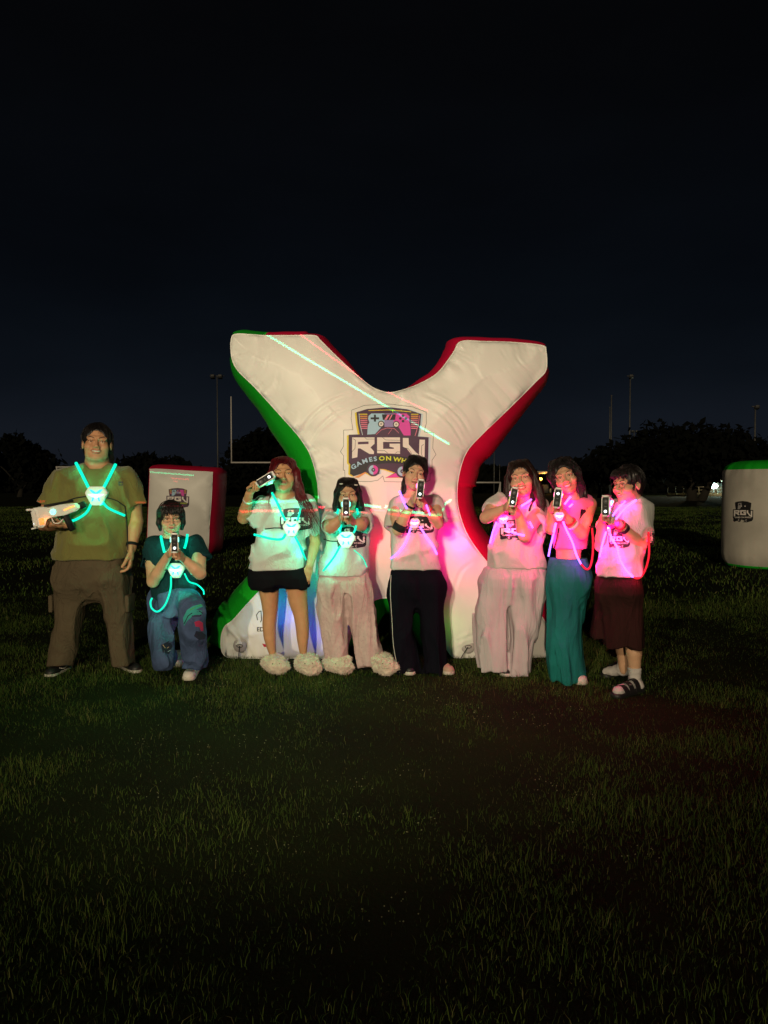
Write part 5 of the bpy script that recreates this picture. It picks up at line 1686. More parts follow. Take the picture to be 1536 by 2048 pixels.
def jb(fd):
    fd.zloft(rows_w(hip, Y), .02); fd.seg(hipR, kneeR, .100, .086, .03); fd.seg(kneeR, ankR + vec(0, 0, -.01), .084, .082, .03)
    fd.seg(hipL, kneeL + vec(0, 0, .03), .100, .078, .03); fd.seg(kneeL + vec(0, 0, .02), ankL + vec(0, -.05, .02), .074, .070, .03)
    fd.plane(ankR + vec(0, 0, -.012), (0, 0, -1), .003)
jB = cloth('jeans', jeans_b, root, jb, lo, hi, .0085, folds(.010, (8, 8, 5), .4, 3))
d = Decal(root, 'jeans_painting', [bvh_of(jB)], lambda x, y: (x, y), h=5, lift=.0006)
pt = {k: mat('paint_' + k, c, rough=.9) for k, c in {'aqua': (.03, .28, .26), 'green': (.06, .30, .05), 'pink': (.42, .03, .10), 'navy': (.008, .012, .03), 'grey': (.20, .21, .27), 'tan': (.33, .22, .14)}.items()}
d.poly([(382, 1233), (410, 1228), (414, 1262), (398, 1270), (386, 1256)], pt['grey'], 0)
d.poly([(366, 1236), (374, 1220), (386, 1212), (402, 1208), (406, 1213), (392, 1219), (404, 1222), (404, 1229), (388, 1230), (374, 1242), (368, 1252)], pt['aqua'], 1)
d.line([(380, 1220), (396, 1212), (404, 1210)], 1.5, pt['green'], 2); d.line([(384, 1232), (400, 1232), (405, 1226), (398, 1222)], 1.6, pt['navy'], 2); d.line([(368, 1248), (376, 1232), (384, 1226)], 1.5, pt['navy'], 2)
d.poly([(389, 1244), (398, 1241), (406, 1246), (407, 1262), (402, 1262), (399, 1254), (391, 1253)], pt['pink'], 2)
d.poly([(392, 1262), (404, 1264), (412, 1270), (410, 1278), (398, 1280), (388, 1272)], pt['navy'], 2)
d.poly([(322, 1290), (338, 1282), (345, 1292), (338, 1308), (326, 1306)], pt['navy'], 1); d.line([(326, 1290), (332, 1298), (340, 1292)], 1.6, pt['tan'], 2); d.line([(328, 1302), (335, 1304), (341, 1300)], 1.4, pt['grey'], 2)
d.done(label='painted shapes on the jeans', kind='stuff')
bv = [bb, bvh_of(sB), bvh_of(jB)]
on = face_parts(root, h, bb, (0.40, 0.16, 0.12), squint=.2)
glasses(root, h, on, square=True, ry=.015)
loc_ = []
rg = np.random.default_rng(4)
for k in range(60):
    a = -1.15 + 2.3 * rg.random(); e = .6 + .5 * rg.random()
    x0 = math.sin(a) * .072; y0 = math.cos(a) * .080
    zt_ = .020 + .026 * rg.random() - .004 * math.cos(a) - .030 * abs(math.sin(a)) ** 3
    loc_.append(([h(x0 * .4, y0 * .3, .125), h(x0 * .9, y0 * .95, .098), h(x0 * 1.1 + .006 * rg.normal(), y0 * 1.16 + .003, .062), h(x0 * 1.08 + .010 * rg.normal(), y0 * 1.20, zt_)], .0042))
hair_mesh(root, hair_black, h, 'bangs', loc_, extra=[[(h(.070, .0, .05), .026, .8), (h(.080, -.005, -.03), .018, .8), (h(.072, -.01, -.075), .010, .8)], [(h(-.070, .0, .05), .026, .8), (h(-.080, -.005, -.03), .018, .8), (h(-.072, -.01, -.075), .010, .8)],
     [(h(-.035, .035, .085), .036, .8), (h(.035, .035, .085), .036, .8)]], seed=2, mass=1.06)
shoe(root, G(393, 1336), G(376, 1362), shoe_white, sole_white, w=.045)
q = ankL
mb = MB(); a_ = np.linspace(-1.2, 1.2, 9)
shoe(root, Vector((W(352, 1310, 5.72).x, 5.78, 0)), Vector((W(350, 1310, 5.5).x, 5.56, 0)), shoe_white, sole_white)
blaster(g[0], g[1], 'toy blaster held out in both hands by the kneeling boy', g[2], s=.93, glow=(1.0, .28, .02), ring=(.1, 1, .8))
vest('teal glowing harness hanging from the kneeling boy', 'teal', bv, (352, 1141), 36,
     [([(322, 1073), (325, 1089), (329, 1105)], dict(r=.0085)), ([(375, 1068), (373, 1083), (369, 1097)], dict(r=.0085)),
      ([(342, 1152), (341, 1178), (331, 1208), (316, 1223), (304, 1217), (301, 1205), (304, 1196)], dict(r=.0055, Y=5.12, free=True, n=3, e=.6)), ([(369, 1147), (378, 1163), (394, 1169), (406, 1180), (408, 1189)], dict(r=.0050, off=.012, n=3, e=.8))],
     [[(330, 1140), (337, 1142)]], 5.14, power=1.0)

# ---------------------------------------------------------------- C: woman with red hair
Y = 5.46
h = Head(567, 952, Y - .04, 1.10, 0, 8, -2, 1.06)
T = [(986, 548, 592, .065), (993, 535, 605, .09), (1002, 520, 620, .11), (1020, 516, 624, .125), (1045, 516, 616, .14), (1062, 514, 612, .15), (1085, 510, 611, .145), (1112, 500, 611, .15), (1137, 496, 613, .155)]
hip = [(1122, 504, 608, .13), (1138, 499, 613, .142), (1150, 498, 615, .145), (1168, 500, 614, .14)]
lL = [(1150, 500, 556, .12), (1174, 512, 562, .10), (1208, 520, 560, .085), (1228, 523, 558, .072), (1250, 522, 555, .070), (1275, 525, 554, .062), (1297, 532, 554, .045), (1308, 537, 554, .040), (1330, 539, 554, .04)]
lR = [(1150, 560, 616, .12), (1174, 566, 618, .10), (1208, 575, 619, .085), (1231, 584, 620, .072), (1250, 588, 621, .070), (1275, 591, 620, .062), (1299, 596, 616, .045), (1309, 599, 615, .040), (1330, 600, 614, .04)]
gl = W(533, 962, 5.22); gf = Vector((.15, -1, .10)).normalized(); gup = Vector((.86, 0, .55)).normalized()
eL, wL = W(487, 1036, 5.38), W(499, 986, 5.20)
eR, wR = W(631, 1084, 5.48), W(619, 1133, 5.40)
hC = [dict(w=wL, d=Vector((.55, -.45, .75)), n=Vector((.35, -.65, -.65)), t=Vector((-.5, -.5, .6)), s=.95, curl=(55, 60, 30), thumb=(.6, .3)),
      dict(w=wR, d=(-.28, -.10, -1), n=(-.25, .9, 0), t=(-1, -.25, .2), s=.98, curl=(14, 16, 10), thumb=(.5, .1), spread=.16)]
arms = [arm(W(524, 1012, Y), eL, wL, (.052, .044, .027)), arm(W(616, 1012, Y), eR, wR, (.050, .038, .025))]
root, body, bb, TW, BW = person('woman with long red hair in a white t-shirt, black shorts and fluffy slippers', h, (0.50, 0.26, 0.13), 'tan_c', T, Y, arms, hC, [hip, lL, lR], Y,
    [(W(569, 1002, Y), .070), (h(0, -.02, -.06), .058)], dict(soft=.006))
sC = shirt(root, sh_white, TW, [(W(526, 1008, Y), W(492, 1042, Y - .06), .070, .082), (W(612, 1010, Y), W(626, 1071, Y), .068, .060)], W(570, 985, Y - .04), fold=.009, collar_r=.072, seed=3)
trousers(root, mat('black_jersey', (0.006, 0.006, 0.008), rough=.9, spec=.05, bump=.3, bscale=300), hip, [[(1150, 499, 558, .135), (1179, 501, 560, .12)], [(1150, 557, 617, .135), (1174, 560, 618, .12)]], Y, .005, 'shorts', taper=False)
shirt_print(root, sC, lambda x, y: (549 + x / 17.5, 1008 + y / 22.0))
bv = [bb, bvh_of(sC)]
face_parts(root, h, bb, (0.42, 0.12, 0.09), smile=-.5, lash=True, squint=.35, liptone='lips_c')
mb = MB(); mb.tube([h(.010, .106, -.036), h(.013, .110, -.040), h(.010, .110, -.043)], .0014, 6); mb.build('nose_ring', polem, root)
rg = np.random.default_rng(7); st = []
for k in range(46):
    x = .045 + .06 * rg.random(); zz = -.36 - .10 * rg.random()
    st.append(([h(.068, .02, .02), h(x + .02, .035, -.12), h(x + .05 + .03 * rg.random(), .065, -.24), h(x + .03 + .14 * rg.random(), .060, zz)], .0030))
for k in range(20):
    st.append(([h(-.066, .0, .03), h(-.082, .0, -.08), h(-.080 - .02 * rg.random(), .02, -.17 - .05 * rg.random())], .0035))
hair_mesh(root, hair_red, h, 'long', st, extra=[[(h(.04, -.01, .085), .045, .8), (h(.076, .01, .02), .030, .8), (h(.088, .005, -.08), .034, .8), (h(.100, .01, -.17), .036, .7), (h(.10, .03, -.26), .022, .6)],
     [(h(-.04, -.01, .085), .045, .8), (h(-.074, .0, .02), .028, .8), (h(-.082, -.03, -.09), .030, .8), (h(-.078, -.05, -.16), .028, .8)], [(h(0, -.06, .05), .075, .8), (h(0, -.07, -.10), .070, .7)]], seed=3, cut_hl=.004)
def fluffy(t, px, py, wpx, hpx, Y, m, seed, face=1):
    c = W(px, py, Y); rx_, rz_ = wpx * PXM(Y) / 2, hpx * PXM(Y) / 2; c.z = rz_ * .96
    lo, hi = bounds([c], .2); lo[2] = -.02
    fd = Field(lo, hi, .005)
    fd.ell(c + vec(-.01 * face, .02, 0), (rx_ * .86, .105, rz_ * .95), None, .02); fd.ell(c + vec(.035 * face, -.06, -.01), (rx_ * .66, .06, rz_ * .80), None, .03)
    fd.ell(c + vec(-rx_ * .5, -.01, rz_ * .72), (.020, .014, .018), None, .012); fd.ell(c + vec(rx_ * .52, -.03, rz_ * .62), (.020, .014, .018), None, .012)
    fd.ell(c + vec(rx_ * .82 * face, -.08, -.012), (.020, .020, .016), None, .012)
    rn = np.random.default_rng(seed); o3 = rn.random(3) * 9
    fd.disp(lambda x, y, z: .007 * noise3(x * 45 + o3[0], y * 45, z * 45) + .0055 * noise3(x * 110, y * 110 + o3[1], z * 110) + .010 * noise3(x * 17 + o3[2], y * 17, z * 17))
    fd.plane((0, 0, .002), (0, 0, -1))
    V, Q = fd.mesh()
    # short fur
    V = V.tolist(); F = Q.tolist(); P = np.array(V); nf = len(P)
    pick = rn.integers(0, nf, 2600)
    cc = np.array(c)
    for i in pick:
        p = P[i]; d_ = p - cc; d_ = d_ / (np.linalg.norm(d_) + 1e-6) + rn.normal(size=3) * .55; d_ /= np.linalg.norm(d_)
        s_ = np.cross(d_, rn.normal(size=3)); s_ /= np.linalg.norm(s_); b_ = len(V)
        V += [list(p - s_ * .0012), list(p + s_ * .0012), list(p + d_ * (.008 + .006 * rn.random()))]; F.append([b_, b_ + 1, b_ + 2])
    o = mesh_obj('slipper', V, F, m, t)
    for sx in (-.25, .25):
        mb = MB(); mb.lathe([(.001, -.003), (.004, 0), (.001, .003)], c + vec(rx_ * sx + .02, -.11, rz_ * .35), 8, vec(0, -1, 0)); mb.build('button_eye', blackp, o)
    return o
fur = mat('cream_fur', (0.56, 0.47, 0.38), rough=1.0, sheen=.4, var=.12, vscale=18, bump=.6, bscale=120)
fluffy(root, 551, 1325, 56, 37, 5.42, fur, 1); fluffy(root, 615, 1326, 60, 40, 5.40, fur, 2)
forearm_wear(root, eL, wL, .72, .014, .031, shoe_white, 'bracelet')
blaster(gl, gf, 'toy blaster tilted beside the cheek of the red haired woman', gup, glow=(.25, 1.0, .35), ring=(.1, 1, .75), lenspos=1)
vest('teal glowing harness on the red haired woman', 'teal', bv, (583, 1058), 36,
     [([(543, 984), (553, 1003), (562, 1023), (571, 1041)], dict(r=.0075, off=.014)), ([(604, 1003), (600, 1023), (595, 1041)], dict(r=.0060)),
      ([(571, 1068), (563, 1078), (545, 1078), (528, 1074), (508, 1069)], dict(r=.0075)), ([(590, 1073), (600, 1092), (611, 1119)], dict(r=.0075))],
     [[(530, 1058), (548, 1056), (568, 1056)], [(598, 1060), (613, 1057)]], 5.24, power=1.35,
     rear=((638, 1150, 5.62, .5, 'teal'), (578, 1236, 5.66, .55, (.03, .06, 1)), (528, 1205, 5.66, .45, (0, .55, .9)), (640, 1280, 5.68, .35, (.10, .08, 1))), extra_lights=((640, 1080, 5.38, .10, (.1, 1, .2)),))

# ---------------------------------------------------------------- D: girl with straight black hair
Y = 5.48
h = Head(696, 991, Y - .05, .98, 0, 0, -2, 1.04)
T = [(1022, 676, 718, .06), (1027, 662, 732, .085), (1036, 652, 741, .105), (1058, 652, 738, .125), (1085, 650, 735, .13), (1115, 644, 735, .135), (1148, 637, 737, .14)]
hip = [(1130, 642, 733, .125), (1160, 639, 738, .13), (1180, 640, 740, .12)]
lL = [(1160, 639, 691, .12), (1222, 638, 691, .10), (1271, 643, 692, .095), (1307, 652, 694, .09), (1316, 654, 694, .09)]
lR = [(1160, 686, 739, .12), (1222, 693, 748, .10), (1271, 709, 757, .095), (1307, 713, 762, .09), (1330, 717, 764, .09)]
g = gun_at(692, 1015, 4.92)
H2 = grip_hands(g, hs=.92)
arms = [arm(W(662, 1036, Y), W(661, 1056, 5.20), H2[0]['w'], (.048, .044, .026)), arm(W(728, 1036, Y), W(722, 1050, 5.20), H2[1]['w'], (.048, .044, .026))]
root, body, bb, TW, BW = person('girl with straight black hair, hair clips and pale pink pyjama trousers', h, (0.48, 0.27, 0.16), 'tan_d', T, Y, arms, H2, [hip, lL, lR], Y,
    [(W(697, 1036, Y), .056), (h(0, -.02, -.06), .050)], dict(smile=.8, soft=.004))
sD = shirt(root, sh_white, TW, [(W(664, 1036, Y), W(660, 1052, Y - .20), .064, .070), (W(728, 1036, Y), W(726, 1048, Y - .18), .064, .066)], W(697, 1019, Y - .03), fold=.009, collar_r=.066, seed=4)
pyj = mat('pink_pyjama_cotton', (0.52, 0.38, 0.37), rough=.95, bump=.3, bscale=260, var=.07, vscale=40, spec=.12, wrinkle=.5, wst=(1,1,.25))
tD = trousers(root, pyj, hip, [lL, lR], Y, .011, 'pyjama_trousers', sc=(10, 10, 2.5))
# little scattered print on the pyjamas
d = Decal(root, 'pyjama_print', [bvh_of(tD)], lambda x, y: (x, y), h=3, lift=.0004)
rg = np.random.default_rng(9)
mp_ = mat('pyjama_print_ink', (0.42, 0.29, 0.30), rough=.9)
for k in range(150):
    yy = 1150 + 170 * rg.random(); xx = 640 + 122 * rg.random()
    a = rg.random() * 6.28; r_ = .7 + .7 * rg.random()
    d.poly([(xx + r_ * math.cos(a + q), yy + r_ * math.sin(a + q)) for q in (0, 1.6, 3.1, 4.4)], mp_, 0)
d.done(label='tiny printed motifs', kind='stuff')
shirt_print(root, sD, lambda x, y: (664 + x / 19.0, 1046 + y / 23.0))
bv = [bb, bvh_of(sD)]
face_parts(root, h, bb, (0.45, 0.14, 0.12), smile=.9, squint=.3)
rg = np.random.default_rng(12); st = []
for sx in (-1, 1):
    for k in range(26):
        st.append(([h(sx * .03, .03, .118), h(sx * .072, .045, .05), h(sx * (.084 + .015 * rg.random()), .03 * rg.random(), -.06), h(sx * (.085 + .04 * rg.random()), .02, -.15 - .02 * rg.random())], .0034))
hair_mesh(root, hair_black, h, 'long', st, extra=[[(h(s_ * .035, 0, .09), .045, .8), (h(s_ * .074, -.005, .02), .028, .9), (h(s_ * .088, -.015, -.07), .026, .9), (h(s_ * .098, -.02, -.145), .024, .8)] for s_ in (-1, 1)] +
     [[(h(0, -.06, .03), .080, .8), (h(0, -.07, -.12), .075, .7)]], seed=4)
for (sx, zz) in ((-.045, .082), (.060, .070)):
    mb = MB(); c = h(sx, .062, zz + .006); mb.box(c, (.026, .007, .008), None, .003); mb.build('hair_clip', shoe_white, root)
fluffy(root, 676, 1326, 66, 36, 5.43, fur, 3); fluffy(root, 767, 1326, 56, 40, 5.40, fur, 4)
blaster(g[0], g[1], 'toy blaster held out in front of the chin by the girl with straight black hair', g[2], s=.93, glow=(.35, 1.0, .10), ring=(.1, 1, .75), lenspos=-1)
vest('teal glowing harness on the girl with straight black hair', 'teal', bv, (692, 1080), 39,
     [([(683, 1050), (681, 1058), (680, 1066)], dict(r=.0065, n=1)), ([(712, 1052), (710, 1060), (707, 1066)], dict(r=.0065, n=1)), ([(714, 1018), (716, 1028)], dict(r=.0075, n=1, e=.5)), ([(677, 1018), (674, 1027)], dict(r=.0075, n=1, e=.5)),
      ([(680, 1092), (667, 1115), (646, 1142)], dict(r=.0058, n=3)), ([(708, 1100), (725, 1115), (734, 1134)], dict(r=.0030, n=1, e=.25))],
     [[(647, 1078), (660, 1082), (676, 1083)]], 5.26, power=1.3, extra_lights=((648, 1085, 5.28, .28, 'teal'), (656, 1120, 5.28, .22, 'teal')))

# ---------------------------------------------------------------- E: tall girl in the middle
Y = 5.44
h = Head(829, 948, Y - .03, 1.04, 6, 0, 11, .98)
T = [(988, 805, 847, .06), (995, 792, 864, .09), (1005, 782, 876, .105), (1025, 782, 880, .12), (1050, 786, 876, .125), (1080, 784, 874, .125), (1110, 782, 877, .13), (1137, 779, 881, .135)]
hip = [(1120, 784, 877, .12), (1160, 780, 884, .13), (1178, 780, 886, .12)]
lL = [(1160, 780, 832, .12), (1191, 779, 829, .11), (1263, 782, 826, .10), (1322, 790, 840, .11), (1344, 790, 842, .12)]
lR = [(1160, 828, 885, .12), (1191, 832, 884, .11), (1263, 842, 889, .10), (1322, 848, 893, .11), (1341, 846, 894, .12)]
g = gun_at(841, 978, 4.94, aim=(0.03, 0, .03), up=(.10, 0, 1))
H2 = grip_hands(g, low=.030)
arms = [arm(W(790, 1010, Y), W(796, 1061, 5.24), H2[0]['w'], (.046, .040, .026)), arm(W(870, 1008, Y), W(876, 1048, 5.26), H2[1]['w'], (.046, .038, .026))]
root, body, bb, TW, BW = person('tall girl with tied black hair aiming upright in front of the logo, black track trousers', h, (0.58, 0.34, 0.22), 'fair_e', T, Y, arms, H2, [hip, lL, lR], Y,
    [(W(827, 1005, Y), .052), (W(826, 990, Y), .047), (h(0, -.02, -.06), .045)], {})
sE = shirt(root, sh_white, TW, [(W(793, 1008, Y), W(787, 1054, Y - .05), .058, .064), (W(868, 1006, Y), W(878, 1044, Y - .06), .058, .062)], W(827, 986, Y - .02), fold=.008, collar_r=.070, seed=5)
tE = trousers(root, mat('black_track_cloth', (0.005, 0.005, 0.009), rough=.9, spec=.05, bump=.25, bscale=240, wrinkle=.5, wst=(1,1,.25)), hip, [lL, lR], Y, .009, 'track_trousers')
stb = bvh_of(tE)
mb = MB(); q = on_path([stb], [(782, 1150), (781, 1190), (784, 1240), (787, 1290), (794, 1330)], .001, Y, 6); mb.tube(q, .0028, 5); mb.build('side_stripe', shoe_white, tE)
shirt_print(root, sE, lambda x, y: (801 + x / 19.5, 1026 + y / 28.0))
bv = [bb, bvh_of(sE)]
face_parts(root, h, bb, (0.45, 0.16, 0.14), squint=.1)
rg = np.random.default_rng(14); st = []
for k in range(18): st.append(([h(-.03, .03, .118), h(-.070, .05, .05), h(-.078, .03, -.03), h(-.070 - .01 * rg.random(), .03, -.12 - .02 * rg.random())], .0022))
for k in range(8): st.append(([h(.03, .03, .118), h(.070, .05, .05), h(.080, .02, -.02), h(.078, .01, -.07 - .02 * rg.random())], .0022))
hair_mesh(root, hair_black, h, 'tied', st, extra=[[(h(0, -.06, .02), .070, .8), (h(-.03, -.075, -.08), .040, .8), (h(-.045, -.07, -.15), .020, .8)], [(h(.035, .01, .09), .040, .8), (h(.070, 0, .03), .024, .9), (h(.076, -.01, -.03), .016, .9)],
     [(h(-.035, .01, .09), .040, .8), (h(-.066, .005, .03), .022, .9)]], seed=5)
forearm_wear(root, W(796, 1061, 5.24), H2[0]['w'], .12, .05, .046, elastic, 'elbow_band')
forearm_wear(root, W(796, 1061, 5.24), H2[0]['w'], .80, .014, .033, blackp, 'bracelet'); forearm_wear(root, W(876, 1048, 5.26), H2[1]['w'], .86, .010, .032, mat('red_band', (.5, .02, .03), rough=.5), 'bracelet')
shoe(root, G(808, 1336), G(822, 1351), shoe_black, sole_white); shoe(root, G(868, 1336), G(903, 1350), mat('beige_suede', (.40, .30, .22), rough=.8), sole_white)
blaster(g[0], g[1], 'toy blaster held upright in both hands by the girl in front of the logo', g[2], s=.93, glow=(1, .05, .2), ring=(1, .1, .4), lenspos=-1)
vest('magenta glowing harness on the girl in front of the logo', 'magenta', bv, (829, 1047), 24,
     [([(799, 982), (806, 1000), (814, 1017)], dict(r=.0055)), ([(853, 1010), (860, 1030)], dict(r=.004, n=1)), ([(822, 1054), (811, 1085), (797, 1104), (782, 1117)], dict(r=.0048, n=3)), ([(840, 1054), (853, 1074), (865, 1090), (874, 1108)], dict(r=.0048, n=3))],
     [], 5.28, power=1.0, rear=((764, 1092, 5.67, .65, (1, .0, .05)), (782, 985, 5.63, .40, (1, .0, .22)), (900, 1130, 5.60, .10, (1, .05, .2)), (900, 1262, 5.64, .22, (.2, 1, .10))))

# ---------------------------------------------------------------- F: woman with long brown hair
Y = 5.38
h = Head(1043, 960, Y - .04, 1.12, -6, 6, -9, 1.02)
T = [(1000, 1022, 1068, .065), (1006, 1003, 1084, .09), (1014, 992, 1094, .11), (1035, 985, 1094, .13), (1062, 983, 1088, .14), (1090, 981, 1086, .14), (1112, 977, 1090, .15), (1134, 975, 1092, .15)]
hip = [(1118, 980, 1088, .14), (1150, 968, 1090, .15), (1170, 962, 1090, .14)]
lL = [(1150, 964, 1025, .13), (1218, 947, 1012, .12), (1273, 948, 1014, .12), (1318, 954, 1020, .12), (1333, 957, 1022, .12)]
lR = [(1150, 1010, 1090, .13), (1218, 1012, 1081, .12), (1273, 1016, 1070, .12), (1327, 1010, 1063, .12), (1344, 1006, 1062, .12)]
g = gun_at(1027, 994, 4.88, aim=(.02, 0, .03), up=(.16, 0, 1))
H2 = grip_hands(g)
arms = [arm(W(996, 1004, Y), W(972, 1035, 5.22), H2[0]['w'], (.052, .044, .027)), arm(W(1084, 1010, Y), W(1050, 1072, 5.08), H2[1]['w'], (.052, .046, .028))]
root, body, bb, TW, BW = person('woman with long brown hair smiling beside the inflatable in pale wide trousers', h, (0.55, 0.31, 0.20), 'fair_f', T, Y, arms, H2, [hip, lL, lR], Y,
    [(W(1044, 1016, Y), .060), (h(0, -.02, -.06), .052)], dict(smile=1.0, soft=.003))
sF = shirt(root, sh_white, TW, [(W(1002, 1004, Y), W(984, 1022, Y - .07), .064, .070), (W(1080, 1010, Y), W(1070, 1052, Y - .14), .068, .078)], W(1043, 1000, Y - .02), fold=.009, collar_r=.080, seed=6)
lil = mat('pale_lilac_linen', (0.50, 0.44, 0.46), rough=.95, bump=.3, bscale=260, var=.05, vscale=7, spec=.12, wrinkle=.5, wst=(1,1,.22))
tF = trousers(root, lil, hip, [lL, lR], Y, .012, 'wide_trousers', sc=(9, 9, 2.0))
shirt_print(root, sF, lambda x, y: (988 + x / 17.0, 1032 + y / 24.0))
bv = [bb, bvh_of(sF)]
face_parts(root, h, bb, (0.50, 0.12, 0.10), smile=1.0, lash=True, squint=.35, liptone='lips_f')
rg = np.random.default_rng(17); st = []
for sx in (-1, 1):
    for k in range(30):
        st.append(([h(sx * .03, .02, .118), h(sx * .078, .035, .04), h(sx * (.088 + .025 * rg.random()), .03 * rg.random(), -.08), h(sx * (.085 + .06 * rg.random()), .03, -.20 - .06 * rg.random())], .0036))
hair_mesh(root, hair_brown, h, 'long', st, extra=[[(h(s_ * .035, 0, .09), .045, .8), (h(s_ * .078, -.005, .02), .032, .9), (h(s_ * .092, -.01, -.07), .036, .9), (h(s_ * .098, .0, -.17), .036, .8), (h(s_ * .100, .01, -.23), .020, .7)] for s_ in (-1, 1)] +
     [[(h(0, -.06, .03), .080, .8), (h(0, -.07, -.14), .085, .7)]], seed=6)
shoe(root, G(985, 1334), G(1006, 1345), shoe_black, sole_white); shoe(root, G(1030, 1340), G(1008, 1354), shoe_black, shoe_white)
blaster(g[0], g[1], 'toy blaster with yellow glow held by the woman with long brown hair', g[2], s=.93, glow=(.75, 1.0, .05), ring=(1, .1, .6))
vest('magenta glowing harness on the woman with long brown hair', 'magenta', bv, (1006, 1038), 24,
     [([(1066, 996), (1056, 1004), (1043, 1012)], dict(r=.0055)), ([(993, 1044), (986, 1063), (980, 1086)], dict(r=.0052, n=3)), ([(1013, 1046), (1017, 1060), (1030, 1067), (1049, 1071)], dict(r=.0050, n=3)), ([(1060, 1044), (1066, 1056)], dict(r=.003, n=1))],
     [[(1070, 998), (1062, 1010), (1058, 1022)]], 5.2, power=2.6, rear=((936, 1086, 5.66, 4.0, (1, .0, .26)), (1086, 1085, 5.25, .35, 'magenta'), (948, 1150, 5.55, .15, (1, .02, .2))),
     extra_lights=((1052, 1040, 5.12, 0.80, 'magenta'), (1086, 1040, 5.10, 0.70, 'magenta')))

# ---------------------------------------------------------------- G: girl in a sleeveless top and jeans
Y = 5.18
h = Head(1131, 955, Y - .05, 1.06, -4, 2, -18, .98)
T = [(990, 1128, 1168, .055), (996, 1118, 1176, .08), (1004, 1108, 1184, .095), (1025, 1104, 1184, .105), (1050, 1103, 1182, .11), (1075, 1106, 1176, .105), (1097, 1108, 1173, .10)]
hip = [(1085, 1108, 1172, .10), (1105, 1102, 1172, .105), (1122, 1097, 1176, .12), (1160, 1098, 1178, .13)]
lL = [(1145, 1098, 1177, .13), (1180, 1098, 1172, .12), (1218, 1099, 1160, .11), (1273, 1098, 1161, .11), (1327, 1098, 1165, .12), (1366, 1102, 1167, .13)]
lR = [(1145, 1100, 1176, .13, .10), (1218, 1106, 1165, .11, .16), (1345, 1110, 1150, .11, .24)]
g = gun_at(1115, 996, 4.72, aim=(-.02, 0, .02), up=(.12, 0, 1))
H2 = grip_hands(g, hs=.95)
eL, eR = W(1101, 1058, 5.02), W(1163, 1068, 4.98)
arms = [arm(W(1112, 1010, Y), eL, H2[0]['w'], (.040, .036, .024)), arm(W(1180, 1008, Y), eR, H2[1]['w'], (.047, .038, .025))]
root, body, bb, TW, BW = person('girl with curly dark hair and glasses in a sleeveless crop top and wide jeans', h, (0.50, 0.28, 0.17), 'tan_g', T, Y, arms, H2, [hip, lL, lR], Y,
    [(W(1146, 1010, Y), .050), (h(0, -.02, -.06), .044)], dict(smile=1.0), shirtcut=.95)
top = mat('spill_pink_knit', (0.62, 0.16, 0.30), rough=.9, bump=.3, bscale=320)  # pink deepened so the base colour carries the magenta vest light
hips_w = [r for r in TW]
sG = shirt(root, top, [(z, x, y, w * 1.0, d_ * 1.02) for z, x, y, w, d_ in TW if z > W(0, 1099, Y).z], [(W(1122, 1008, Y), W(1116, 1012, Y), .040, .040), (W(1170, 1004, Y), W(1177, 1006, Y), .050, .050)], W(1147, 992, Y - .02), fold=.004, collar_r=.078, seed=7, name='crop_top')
den = mat('teal_blue_denim', (0.012, 0.150, 0.140), rough=.95, bump=.4, bscale=260, var=.18, vscale=4, spec=.12, wrinkle=.6, wst=(1,1,.22))
tG = trousers(root, den, [(1116, 1097, 1175, .118), (1135, 1097, 1177, .125), (1160, 1098, 1178, .13)], [lL, lR], Y, .012, 'wide_jeans', sc=(9, 9, 2.2), k=.03)
bv = [bb, bvh_of(sG), bvh_of(tG)]
on = face_parts(root, h, bb, (0.5, 0.12, 0.10), smile=1.0, squint=.3, liptone='lips_g')
glasses(root, h, on, (.45, .38, .30), rx=.025, ry=.021, th=.0009, metal=.9)
rg = np.random.default_rng(19); st = []
for k in range(90):
    a = rg.random() * 3.6 - .25; s_ = -1 if rg.random() < .55 else 1
    x0, z0 = s_ * (.05 + .03 * rg.random()), .10 - .16 * rg.random()
    p = h(x0, .01 + .04 * rg.random(), z0); L = .035 + .03 * rg.random(); ph = rg.random() * 6
    st.append(([p + (h.X * (s_ * .010 * q + .010 * math.sin(ph + q * 1.9)) + h.U * (-L * q * .5 + .012 * math.cos(ph + q * 1.9)) + h.F * (.010 * math.cos(ph + q * 1.3))) for q in range(4)], .0028))
for k in range(46):
    st.append(([h(.070, .01, .0), vec(*(W(1160 + 8 * rg.random(), 1000, Y - .06))), W(1160 + 12 * rg.random(), 1030, Y - .125), W(1152 + 16 * rg.random(), 1060 + 14 * rg.random(), Y - .13)], .0034))
hair_mesh(root, hair_black, h, 'long', st, extra=[[(h(-.04, 0, .09), .046, .9), (h(-.078, .0, .03), .034, .9), (h(-.082, .0, -.03), .022, .9)], [(h(.04, 0, .09), .046, .9), (h(.076, -.005, .02), .034, .9), (W(1163, 985, Y - .02), .038, .7), (W(1166, 1015, Y - .07), .030, .5), (W(1163, 1045, Y - .10), .018, .4)],
     [(h(0, -.05, .05), .080, .9), (h(0, -.06, -.06), .072, .8)]], seed=7, mass=1.08)
w2 = H2[1]['w']
forearm_wear(root, eR, w2, .50, .020, .037, mat('white_band', (.6, .6, .58), rough=.5)); forearm_wear(root, eR, w2, .66, .016, .034, mat('red_band', (.5, .02, .03), rough=.5))
shoe(root, G(1150, 1350), G(1164, 1371), shoe_white, sole_white); shoe(root, G(1118, 1345), G(1112, 1362), shoe_white, sole_white)
blaster(g[0], g[1], 'toy blaster with green glow aimed by the girl in glasses and wide jeans', g[2], s=.93, glow=(.7, 1.0, .05), ring=(1, .1, .6), lenspos=1)
